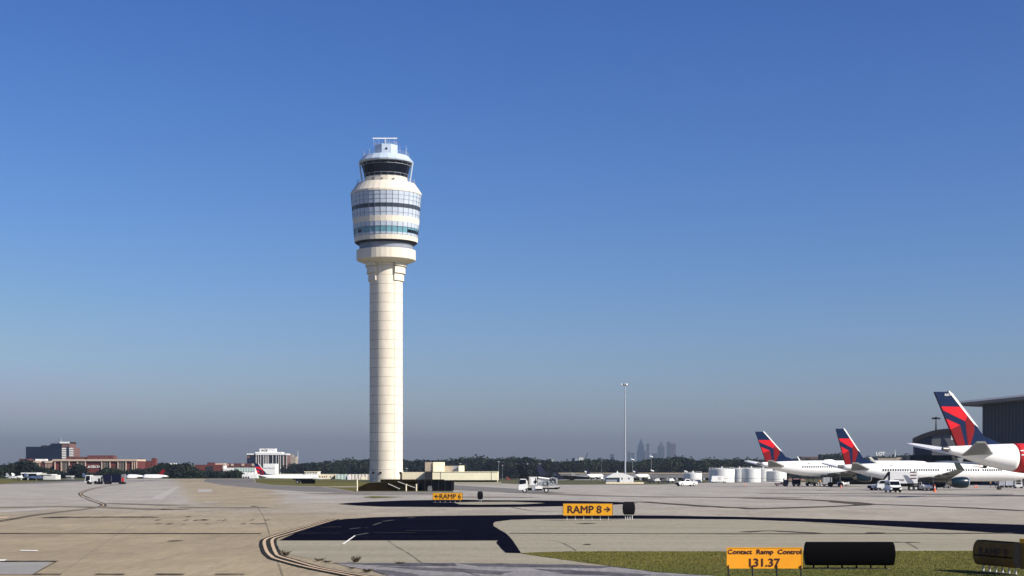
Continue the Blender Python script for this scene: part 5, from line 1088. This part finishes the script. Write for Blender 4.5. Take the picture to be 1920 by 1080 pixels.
fp_(t, o, 1120, 34, 51.5, 860.2, 895, 'end_block', 'brick_dull', -2, 12)
for a, b, y in ((41, 54, 865), (62.5, 76, 864), (84, 97, 864)):
    fp_(t, o, 1120, a, b, y, y+4.2, 'roof_band', 'rooftan', 0.8, 3)
    for k in range(5): fp_(t, o, 1120, a + (b-a)*(k+.5)/5 - .4, a + (b-a)*(k+.5)/5 + .4, y+4.2, 882, 'pilaster', 'rooftan', 0.5, 0.48)
fp_(t, o, 1120, 64.5, 83.8, 860.6, 864.6, 'white_plant_screen', 'white_paint', -2, 6)
t, o = fbox('brick_block', 'plain red brick block right of the headquarters', 'building', 264, 282.5, 864, 1130, 20, 'brick'); fp_(t, o, 1130, 256.5, 264, 860, 895, 'link_wall', 'dark_grey', -3, 10); fp_(t, o, 1130, 283.5, 291, 859, 895, 'chimney_stack', 'brick', -1, 6)
t, o = fbox('brick_warehouse', 'low red brick building among trees in the middle left', 'building', 365, 418, 871.3, 1200, 20, 'brick'); fp_(t, o, 1200, 387, 400, 874, 890, 'entrance', 'dark_grey', 0.5, .4); fp_(t, o, 1200, 402, 420, 868.5, 871.5, 'roof_unit', 'rooftan', -3, 6); fp_(t, o, 1200, 387, 402, 867, 871.5, 'roof_unit', 'brick_dull', -3, 6)
t, o = fbox('long_brick_block', 'long low tan and brown building behind the white warehouse', 'building', 418, 480, 868.8, 1500, 20, 'brick_dull')
for a in (424, 433, 453, 472): fp_(t, o, 1500, a, a+5, 869.5, 873.5, 'pale_bay', 'rooftan', .4, .3)
t, o = fbox('white_warehouse', 'white warehouse left of the blue and red tail', 'building', 418, 478, 877, 1050, 20, 'white_paint'); fp_(t, o, 1050, 418, 421, 872.8, 880, 'gable', 'white_paint', 0.3, 8)
fp_(t, o, 1050, 440, 477.9, 876.8, 884, 'cladding', 'ribbed_green', 0.2, .15)
t, o = fbox('white_shed', 'small white shed with dark doors left of the blue and red tail', 'building', 454, 482, 889.3, 890, 14, 'white_paint', -5)
for a in (456, 460.5, 465): fp_(t, o, 890, a, a+2.3, 893.5, 898, 'door', 'dark_grey', 0.2, .15)
fp_(t, o, 890, 458.5, 460, 885.5, 889.3, 'roof_post', 'white_paint', 0, 1); fp_(t, o, 890, 463, 472, 886.5, 889.3, 'roof_unit', 'dull_white', -1, 4)
t, o = fbox('office_tower', 'white topped office block with brown and dark vertical stripes', 'building', 463, 538.5, 851, 1650, 24, 'brown_panel', )
fp_(t, o, 1650, 463, 475.6, 850.2, 852.8, 'parapet', 'white_paint', 0.8, 24); fp_(t, o, 1650, 479.5, 538.6, 850.2, 853, 'parapet', 'white_paint', 1.2, 24); fp_(t, o, 1650, 486, 516, 841, 848.3, 'penthouse', 'white_paint', -2, 10); fp_(t, o, 1650, 478, 528, 847.6, 849.8, 'roof_slab', 'white_paint', -1, 18)
text('roof_sign', 'ACE', 2.6, 'dark_grey', t, (gx(495, 1650)-o[0], 1.85, gz(844.8, 1650)-o[2]), (R(90), 0, 0), sx=1.3, bold=0.1)
fp_(t, o, 1650, 463.5, 479, 859, 895, 'dark_wing', 'navy_glass', 0.5, .4); fp_(t, o, 1650, 470, 479, 853, 859, 'dark_wing', 'navy_glass', 0.5, .4)
for a in (480.5, 484.8, 489, 494, 497.5, 500.5, 503, 511.5, 518, 522.5, 526, 531.2, 537.5): fp_(t, o, 1650, a-0.55, a+0.55, 853, 896, 'white_fin', 'dull_white', 0.9, .85)
for a, b in ((489.7, 493.4), (505.5, 511), (512.2, 517), (519, 522), (527, 530.5)): fp_(t, o, 1650, a, b, 853, 896, 'window_strip', 'window_grey', 0.3, .25)
t, o = fbox('beige_tower', 'faded beige block just right of the striped office', 'building', 539.5, 554, 856.5, 2600, 30, 'tan_wall'); fp_(t, o, 2600, 543, 549, 852, 856.5, 'roof_plant', 'tan_wall', -3, 10)
MB().prism_y([(0, 0), (0.9, 0), (0.55, 14), (0.35, 14)], 0, 1).build('spire', 'white_paint', t, loc=(gx(557.5, 2600)-o[0], 3, gz(861, 2600)-o[2]))
t, o = fbox('white_office', 'white flat fronted building behind the blue and red tail', 'building', 494, 516, 869.4, 980, 14, 'white_paint', -6); fp_(t, o, 980, 494, 516, 877, 877.8, 'band', 'grey_steel', .2, .15)
t, o = fbox('dark_block', 'small dark cube shaped building on the treed skyline left of the tower', 'building', 606.5, 617.8, 864, 2000, 15, 'navy_glass'); fp_(t, o, 2000, 598, 605, 865.5, 880, 'wing', 'grey_steel', 0, 8)
t, o = fbox('pale_terminal', 'long pale low terminal left of the ribbed cream warehouse', 'building', 512, 571, 888.6, 960, 12, 'pale_yellow', -5)
for k in range(12): fp_(t, o, 960, 516+4.5*k, 518.5+4.5*k, 890.5, 891.8, 'window', 'tan_wall', 0.1, .08)
t, o = fbox('ribbed_warehouse', 'tall cream ribbed warehouse on the grass island skyline', 'building', 571, 595.6, 884.6, 950, 14, 'ribbed_cream', -4)
fp_(t, o, 950, 570.5, 596, 884, 885.2, 'parapet', 'pale_yellow', .3, 15); fp_(t, o, 950, 571, 597, 893, 900, 'white_base', 'white_paint', .6, .5)
t, o = fbox('white_terminal', 'white sloping roofed building with small dark windows left of the green shed', 'building', 596, 629, 889.0, 820, 14, 'cream', -3)
for a in (599, 604, 607.5, 611.5, 619): fp_(t, o, 820, a, a+1.6, 892.8, 895, 'window', 'dark_grey', 0.1, .08)
MB().prism_y([(gx(588, 820)-o[0], gz(893, 820)-o[2]), (gx(620, 820)-o[0], gz(901, 820)-o[2]), (gx(620, 820)-o[0], gz(904.5, 820)-o[2]), (gx(588, 820)-o[0], gz(896, 820)-o[2])], -3, -1).build('ramp_wall', 'white_paint', t)
MB().prism_y([(gx(618, 820)-o[0], gz(901, 820)-o[2]), (gx(629, 820)-o[0], gz(890, 820)-o[2]), (gx(629.5, 820)-o[0], gz(903.5, 820)-o[2]), (gx(619, 820)-o[0], gz(903.5, 820)-o[2])], -1.2, -0.1).build('stair_side', 'dark_grey', t)
t, o = fbox('green_shed', 'pale green ribbed shed between the white terminal and the cream shed', 'building', 630, 649.5, 889.3, 760, 10, 'ribbed_green', -1.2); fp_(t, o, 760, 632.5, 635.5, 898, 904, 'door', 'dark_grey', .2, .18); fp_(t, o, 760, 627, 632, 898, 904, 'tank', 'grey_steel', .6, .5)
t, o = fbox('cream_shed', 'cream ribbed shed just left of the tower base', 'building', 651, 695, 889.2, 760, 10, 'ribbed_cream', -1.2); fp_(t, o, 760, 677, 685, 894.5, 904, 'roller_door', 'pale_yellow', .2, .18); fp_(t, o, 760, 651.5, 658, 892, 904, 'white_bay', 'white_paint', .5, .48)
t, o = fbox('far_white_hut', 'little white building on the skyline trees right of the headquarters', 'building', 319, 327, 868.2, 1400, 10, 'white_paint')
# rusty low wall
ob = MB().box(0, gx(668, 700)-gx(620, 700), 0, 0.5, -0.1, gz(905.2, 700)).build('low_wall', 'weathered'); ob.location = (gx(620, 700), 690, 0); tag(ob, 'low rusty brown wall left of the dark embankment', 'wall')
# left jet with blue red tail and the two white jets
farjet_ = None
def leftjet(label, px_tail, D, hd, L, T, finpx, liv='delta', **k):
    zo = gz(0, D)
D = 900
tL, sL = airliner('distant_delta_jet', 'white jet with a blue and red tail behind the grass island', D, 479, R(8), 44, gz(889.8, D)+4.5, gz(889.8, D)+0.7, 0, finof(D, 479, 484.5, 476, 484.5, 503, gz(893, D)+4.5, gz(868.8, D)+4.5, R(8)), 'delta', stab=7.2, wing=None, windows=None, zoff=-4.5, tail_len=14)
tL.name = 'distant_airliner'
for nm, lab, pa, pb, D in (('distant_airliner', 'white jet body with faint tail behind the dark container trailer', 235, 268, 880), ('distant_airliner', 'white jet body with a small red tail left of the trees', 266, 314, 870)):
    t = thing(nm, lab, 'airliner', (gx(pb, D), D, -4.0), R(180), 'white jet bodies on the far left'); L = gx(pb, D)-gx(pa, D); zt = gz(889.4, D)+4.0
    MB().ring_loft([[(x, r_*math.cos(2*math.pi*j/20), zt - 1.9 + z + r_*math.sin(2*math.pi*j/20)) for j in range(20)] for x, r_, z in ((0, .15, 1.0), (1.5, .6, 0.9), (4, 1.35, .45), (7, 1.9, 0), (L-2, 1.9, 0), (L-0.8, 1.5, -.1), (L, .2, -.4))]).build('fuselage', 'plane_white', t, smooth='all')
    if pa == 266:
        MB().prism_y([(2.6, zt-0.6), (1.0, zt+2.6), (2.8, zt+2.6), (5.2, zt-0.3)], -0.15, 0.15).build('fin', 'fin_darkred', t)
    for s in (-1, 1): MB().prism_z([(2.4, s*0.6), (0.8, s*0.6), (0.2, s*4.4), (1.0, s*4.4)], zt-1.3, zt-1.15).build('tailplane', 'plane_white', t); MB().prism_z([(L*.55, s*1), (L*.35, s*1), (L*.3, s*8), (L*.36, s*8)], zt-2.6, zt-2.3).build('wing', 'plane_grey', t)
# small general aviation planes at far left
for i, (px, D, rz, lab) in enumerate(((47, 640, R(-15), 'small white propeller plane beside the canopy at far left'), (12, 655, R(-25), 'small white plane at the very left edge'), (23, 668, R(20), 'small white plane partly hidden second from the left edge'), (156, 640, R(-8), 'small white plane left of the white truck'))):
    t = thing('light_aircraft', lab, 'light aircraft', (gx(px, D), D, 0.0), rz, 'light aircraft parked far left'); k = 1.0
    MB().ring_loft([[(x, r_*math.cos(2*math.pi*j/14), z + r_*math.sin(2*math.pi*j/14)) for j in range(14)] for x, r_, z in ((0, .1, 1.4), (2, .3, 1.35), (4, .6, 1.25), (6, .65, 1.2), (7.6, .45, 1.1), (8.2, .15, 1.05))]).build('fuselage', 'white_paint', t, smooth='all')
    MB().prism_y([(0, 1.4), (-0.4, 2.9), (0.4, 2.9), (1.6, 1.6)], -0.07, 0.07).build('fin', 'white_paint', t); MB().prism_z([(4.6, -5.4), (5.8, -5.4), (6, 0), (5.8, 5.4), (4.6, 5.4), (4.4, 0)], 0.95, 1.08).build('wing', 'white_paint', t)
    MB().prism_z([(0, -1.8), (0.8, -1.8), (1.1, 0), (0.8, 1.8), (0, 1.8)], 1.45, 1.52).build('tailplane', 'white_paint', t); MB().prism_y([(4.3, 1.7), (4.8, 2.1), (5.8, 2.1), (6.3, 1.65)], -0.45, 0.45).build('canopy', 'dark_glass', t)
    for x, y in ((7.2, 0), (4.9, 1.2), (4.9, -1.2)): MB().tube((x, y-.07, .22), (x, y+.07, .22), 0.22, 12).build('wheel', 'tyre', t)
D = 655; o = (gx(58, D), D, 0); t = thing('aircraft_canopy', 'flat white roofed open canopy with dark underside at far left', 'canopy', o); lx = lambda p: gx(p, D)-gx(58, D)
MB().box(lx(39), lx(69), 0, 8, gz(888.2, D), gz(886.2, D)).build('roof', 'white_paint', t); MB().prism_y([(lx(69.5), gz(891.5, D)), (lx(70), gz(888, D)), (lx(79), gz(887, D)), (lx(77), gz(890.6, D))], -1, 7).build('roof', 'white_paint', t); MB().box(lx(34), lx(70), 6, 8.2, 0, gz(888.4, D)).build('back_wall', 'near_black', t)
for p in (39.5, 52, 68): MB().tube((lx(p), 0.3, 0), (lx(p), 0.3, gz(888, D)), 0.12, 6).build('post', 'white_paint', t)
t, o = fbox('grey_shed', 'light grey shed right of the canopy at far left', 'building', 81, 104, 890.5, 700, 8, 'dull_white', -0.2, part='wall'); fp_(t, o, 700, 81, 97, 889.2, 890.6, 'roof', 'dull_white', .3, 8.6)
t, o = fbox('grey_hut', 'tiny grey hut with white posts left of the white truck', 'building', 124, 134, 893, 700, 4, 'mid_grey', -0.2); fp_(t, o, 700, 123.5, 134.5, 892.2, 893.4, 'roof', 'white_paint', .4, 5)
t, o = fbox('pale_hangar', 'pale roofed building at the extreme left edge among trees', 'building', -30, 4, 875.5, 1150, 12, 'dull_white')
# dark parked truck and block on grass island
D = 480; t = thing('flatbed_truck', 'black flatbed truck standing on the grass island', 'truck', (gx(566, D), D, 0.02), R(180))
MB().box(-2.6, 2.6, -1.1, 1.1, 1.15, 1.5).build('bed', 'black', t); MB().prism_y([(-0.6, 0.5), (-0.7, 1.15), (1.6, 1.15), (1.9, 0.5)], -1.0, 1.0).build('body', 'dark_grey', t); wheels(t, (-0.4, 1.2), 0.95, 0.45, m='grey_steel'); MB().box(-3.2, -2.55, -1, 1, 0.95, 1.5).build('cab', 'black', t)
t = thing('dark_container', 'low black container right of the flatbed truck on the grass', 'container', (gx(578.5, D), D, 0.02), 0)
MB().box(-1.9, 1.9, -1.1, 1.1, 0.02, 1.2).build('shell', 'black', t); MB().box(-1.95, 1.95, -1.15, 1.15, 1.2, 1.26).build('lid', 'dark_grey', t)
# LOT sign building right
D = 1500; t, o = fbox('rooftop_frame_building', 'low far building with white roof letters left of the curved hangar', 'building', 1646, 1692, 857.5, D, 12, 'tan_wall')
text('roof_letters', 'LOT', 4.4, 'white_paint', t, (gx(1651, D)-o[0], 0, gz(851, D)-o[2]), (R(90), 0, 0), bold=0.15, ext=0.2)
for p in (1660, 1666, 1672, 1678): fp_(t, o, D, p, p+0.7, 848, 857.6, 'frame_post', 'grey_steel', -2, 1)
fp_(t, o, D, 1659, 1680, 849.5, 850.4, 'frame_beam', 'grey_steel', -2, 1); fp_(t, o, D, 1648, 1682, 856.5, 858, 'roof_edge', 'leaf_green', .4, 12)
MB().tube((gx(1679, D)-o[0], 2, gz(858, D)-o[2]), (gx(1679, D)-o[0], 2, gz(844, D)-o[2]), 0.5, 6, 0.2).build('mast', 'white_paint', t)
for p0, p1, y, D, lab, m in ((1539, 1556, 852.3, 1700, 'dark flat roofed block on the skyline between the two farther tails', 'dark_grey'), (1502, 1534, 856.5, 1700, 'low dull red block left of the dark flat roofed block', 'brown_panel'), (1026.5, 1034, 860.5, 2300, 'small dark block with a bright end on the skyline above the service truck', 'dark_grey'), (1034.3, 1038, 861, 2290, 'small bright end block beside the dark one above the service truck', 'white_paint'),
    (1073, 1077.5, 859, 2600, 'small slate blue block left of the white cube on the skyline', 'navy_glass'), (1078, 1082, 860, 2590, 'narrow pale blue block beside the slate one', 'light_steel'), (1085.5, 1094, 857, 2600, 'white cube shaped building on the skyline woods', 'dull_white')):
    t, o = fbox('distant_building', lab, 'building', p0, p1, y, D, 15, m); fp_(t, o, D, p0, p1, y-0.5, y+0.3, 'parapet', 'mid_grey', .3, 15.5)
# ================================================================ SKYLINE
def sky_b(label, px0, px1, ytop, D, m, crown=None):
    W = gx(px1, D)-gx(px0, D); t = thing('skyscraper', label, 'skyscraper', (gx((px0+px1)/2, D), D, -8), 0, 'hazy downtown skyscrapers'); h = gz(ytop, D)+8
    MB().box(-W/2, W/2, 0, W, 0, h).build('tower_block', m, t)
    if crown: 
        for a in crown: MB().lathe([(W/2*a[0]*1.35, gz(a[1], D)+8), (W/2*a[2]*1.35, gz(a[3], D)+8)], 4, a0=R(45), cy=W/2).build('crown', m, t)
    b = MB()
    for k in range(int(h/16)): b.box(-W/2-1, W/2+1, -1.2, W, 10 + k*16, 14 + k*16)
    b.build('window_rows', 'window_grey', t); return t
DS = 12500
sky_b('tallest hazy blue skyscraper with a tapering spire top', 1196.5, 1207.5, 836, DS, 'skyline_glass', [(0.95, 836, 0.45, 829), (0.4, 829, 0.06, 822)])
sky_b('broad hazy blue block in front of the tallest spired skyscraper', 1195, 1210.5, 845, DS-400, 'skyline_glass')
sky_b('slim hazy tower with a flat overhanging cap', 1212.5, 1217, 834.5, DS, 'skyline_stone', [(1.0, 834.5, 1.5, 833), (1.5, 833, 1.5, 832.2)])
sky_b('hazy grey tower with a pointed gable crown', 1234, 1246, 838, DS, 'skyline_stone', [(0.98, 838, 0.5, 832.5), (0.45, 832.5, 0.05, 827)])
sky_b('hazy rose grey tower at the right of the skyline, darker left edge', 1250.5, 1257, 830, DS, 'skyline_stone', [(0.98, 830, 0.7, 827.8)])
sky_b('hazy rosy slab at the right end of the skyline', 1257.5, 1267, 831.5, DS+600, 'skyline_rose')
sky_b('low hazy block between the slim tower and the gabled tower', 1224, 1232, 850, DS, 'skyline_glass')
sky_b('low hazy block left of the high mast light', 1144, 1151, 851.5, DS, 'skyline_glass'); sky_b('hazy stone block just right of the high mast light', 1177, 1182, 846.5, DS, 'skyline_stone'); sky_b('low faint block right of the stone block by the mast', 1184, 1189, 849, DS, 'skyline_stone')
sky_b('faint low block at the left end of the skyline', 1121, 1128, 857.5, DS-2000, 'skyline_stone')
t = thing('crane', 'thin leaning tower crane on the skyline right of the white cube building', 'crane', (gx(1098, 2700), 2700, -8), 0); MB().tube((0, 0, 0), (0, 0, gz(862, 2700)+8), 0.7, 6).build('mast', 'dark_grey', t); MB().tube((-2, 0, gz(864, 2700)+8), (4, 0, gz(849, 2700)+8), 0.6, 6).build('jib', 'dark_grey', t)
# ================================================================ TREES
def crown_mesh(seed, n, w_, h_, lobes):
    r = random.Random(seed); b = MB(); ls = []
    for k in range(lobes):
        a = r.uniform(0, 6.28); q = r.uniform(0.1, 0.62)*w_/2; ls.append((q*math.cos(a), q*math.sin(a), h_*r.uniform(0.30, 0.78), r.uniform(0.24, 0.42)*w_*0.72, r.uniform(0.16, 0.30)*h_))
    ls.append((0, 0, h_*0.62, w_*0.3, h_*0.30))
    for i in range(n):
        cx, cy, cz, rx, rz = r.choice(ls)
        while True:
            u = Vector((r.uniform(-1, 1), r.uniform(-1, 1), r.uniform(-1, 1)))
            if 0.3 < u.length < 1: break
        u = u.normalized() * (u.length ** 0.35)
        p = Vector((cx + u.x*rx, cy + u.y*rx, cz + u.z*rz)); s = r.uniform(0.35, 0.95)
        d1 = Vector((r.uniform(-1, 1), r.uniform(-1, 1), r.uniform(-.6, .6))).normalized()*s; d2 = d1.cross(Vector((r.uniform(-1, 1), r.uniform(-1, 1), r.uniform(-1, 1)))).normalized()*s*0.8
        b.add([p - d1, p + d2, p + d1, p - d2], [(0, 1, 2, 3)])
    return b
TREES = []
def make_tree(seed, w_, h_, m, n=900):
    t = thing('tree', 'x', 'tree', (0, 0, 0)); 
    b = MB(); b.ring_loft([[(r_*math.cos(2*math.pi*j/8) + x, r_*math.sin(2*math.pi*j/8), z) for j in range(8)] for r_, z, x in ((h_*.035, -0.5, 0), (h_*.024, h_*.2, .1), (h_*.018, h_*.42, .25), (h_*.008, h_*.75, .1))])
    rr2 = random.Random(seed)
    for k in range(5):
        a = rr2.uniform(0, 6.28); b.tube((.15, 0, h_*(.25+.06*k)), (w_*.28*math.cos(a), w_*.28*math.sin(a), h_*(.5+.06*k)), h_*.010, 5, h_*.004)
    b.build('trunk', 'bark', t); crown_mesh(seed, n, w_, h_, 8).build('crown', m, t); return t
for i, (w_, h_, m) in enumerate(((14, 15, 'leaf_green'), (12, 16, 'leaf_dark'), (16, 14, 'leaf_dark'), (10, 15, 'leaf_green'), (18, 15, 'leaf_green'), (15, 13, 'leaf_dark'))): TREES.append((make_tree(100+i, w_, h_, m), w_, h_))
used = set()
def put_tree(px, ytop, D, lab, grp, k=None):
    k = rnd.randrange(6) if k is None else k; src, w_, h_ = TREES[k]; zb = ground_z(gx(px, D), D) - 0.2; hh = (gz(ytop, D) - zb) / (h_*0.96); ws = hh*rnd.uniform(0.85, 1.15)
    if k in used: o = clone(src, (gx(px, D), D, zb), rnd.uniform(0, 6.28))
    else: used.add(k); o = src; o.location = (gx(px, D), D, zb); o.rotation_euler = (0, 0, rnd.uniform(0, 6.28))
    o.scale = (ws, ws, hh); o['label'] = lab; o['group'] = grp; return o
TOP = [(-60, 872), (0, 873), (20, 868), (45, 864), (60, 867), (75, 876), (100, 880), (115, 884), (135, 887), (141, 872), (152, 873), (162, 886), (175, 887), (185, 884), (195, 876), (215, 878), (232, 884), (245, 882), (258, 879), (275, 881), (290, 872), (305, 868), (325, 871), (345, 868), (362, 872), (372, 884), (390, 884), (410, 884), (440, 881), (455, 886), (480, 893)]
for i in range(78):
    px = -50 + i*6.7 + rnd.uniform(-2, 2)
    if px > 455: break
    yt = lerp_tab(TOP, px) + rnd.uniform(-0.8, 2.2)
    put_tree(px, yt, rnd.uniform(930, 1040), 'one of the leafy trees in front of the brick buildings on the left', 'trees in front of the left brick buildings')
put_tree(147, 868.5, 940, 'broad dark tree left of the airline name on the brick wall', 'trees in front of the left brick buildings', 2)
put_tree(443, 880.6, 900, 'round dark tree just left of the small white shed', 'trees in front of the left brick buildings', 4)
TOPR = [(538, 871), (560, 869), (580, 867), (600, 866), (620, 867), (640, 862), (655, 861), (675, 863), (690, 860), (757, 863), (790, 862), (830, 863), (860, 862), (884, 857), (905, 858), (925, 862), (955, 859), (975, 857.5), (990, 858), (1010, 861), (1040, 865), (1070, 864), (1095, 862), (1130, 861), (1160, 863), (1190, 866), (1215, 861), (1228, 858), (1250, 860), (1272, 855), (1290, 859), (1310, 864), (1325, 860), (1360, 862), (1390, 861), (1420, 861), (1450, 866), (1490, 860), (1530, 862), (1570, 850), (1600, 858), (1640, 857), (1672, 856), (1695, 853), (1720, 858), (1800, 858)]
i = 0; px = 536.0
while px < 1725:
    i += 1; yt = lerp_tab(TOPR, px) + rnd.uniform(-1.0, 2.5)
    zone = ('left of the tower', 'trees on the skyline left of the tower') if px < 700 else (('between the tower and the storage tanks', 'trees on the skyline behind the apron') if px < 1330 else ('behind the tanks and parked jets', 'trees on the skyline behind the jets'))
    put_tree(px, yt, rnd.uniform(1450, 1700), 'one of the dark skyline trees ' + zone[0], zone[1]); px += rnd.uniform(6.5, 9.5)
# dense understorey behind, one mass
mb = MB()
def mass(px0, px1, tab, D, dy, n, drop, zb=-8.5):
    for _ in range(n):
        px = rnd.uniform(px0, px1); DD = D + rnd.uniform(-30, 60); top = gz(lerp_tab(tab, px) + drop, DD); x = gx(px, DD); z = zb + (top - zb) * rnd.random()**0.6
        s = rnd.uniform(0.9, 2.2); d1 = Vector((rnd.uniform(-1, 1), rnd.uniform(-.6, .6), rnd.uniform(-.7, .7))).normalized()*s; d2 = d1.cross(Vector((rnd.uniform(-1, 1), rnd.uniform(-1, 1), rnd.uniform(-1, 1)))).normalized()*s; p = Vector((x, DD, z)); mb.add([p-d1, p+d2, p+d1, p-d2], [(0, 1, 2, 3)])
mass(530, 1760, TOPR, 1740, 60, 26000, 2.0); mass(-80, 480, TOP, 1060, 40, 9000, 3.0); mass(-700, -60, TOP, 1400, 40, 6000, -2.0); mass(1760, 2700, TOPR, 1740, 60, 9000, 2.0)
tag(mb.build('woodland', 'leaf_dark'), 'dense dark green woodland filling the gaps behind the skyline trees', 'woodland', kind='stuff')
# little bird
t = MB().add([(-0.45, 0, 0.12), (0, -0.06, 0), (0.45, 0, 0.12), (0, 0.12, 0.02), (-0.2, 0.1, 0.08), (0.2, 0.1, 0.08), (0, -0.22, 0), (0, 0.3, 0), (0, 0, -0.09)], [(0, 1, 4), (1, 3, 4), (1, 2, 5), (1, 5, 3), (6, 1, 8), (8, 3, 7), (1, 3, 8)]).build('bird', 'black'); t.location = (gx(442, 420), 420, gz(767, 420)); tag(t, 'tiny dark bird in the sky left of the tower', 'bird')
# ================================================================ HAZE
hz = MB().box(-9000, 9000, -300, 17500, -12, 330); hm = bpy.data.materials.new('haze'); hm.use_nodes = True; hn = hm.node_tree; hn.nodes.clear()
ho = hn.nodes.new('ShaderNodeOutputMaterial'); pv = hn.nodes.new('ShaderNodeVolumePrincipled'); pv.inputs['Color'].default_value = (0.90, 0.96, 0.92, 1); pv.inputs['Density'].default_value = 0.0001
pv.inputs['Density Attribute'].default_value = ''; pv.inputs['Color Attribute'].default_value = ''; pv.inputs['Temperature Attribute'].default_value = ''; pv.inputs['Anisotropy'].default_value = 0.67
hn.links.new(pv.outputs[0], ho.inputs['Volume']); pass
M['haze'] = hm; h_ = hz.build('haze', 'haze'); h_['kind'] = 'stuff'; h_['label'] = 'thin pale blue haze filling the air over the airfield'
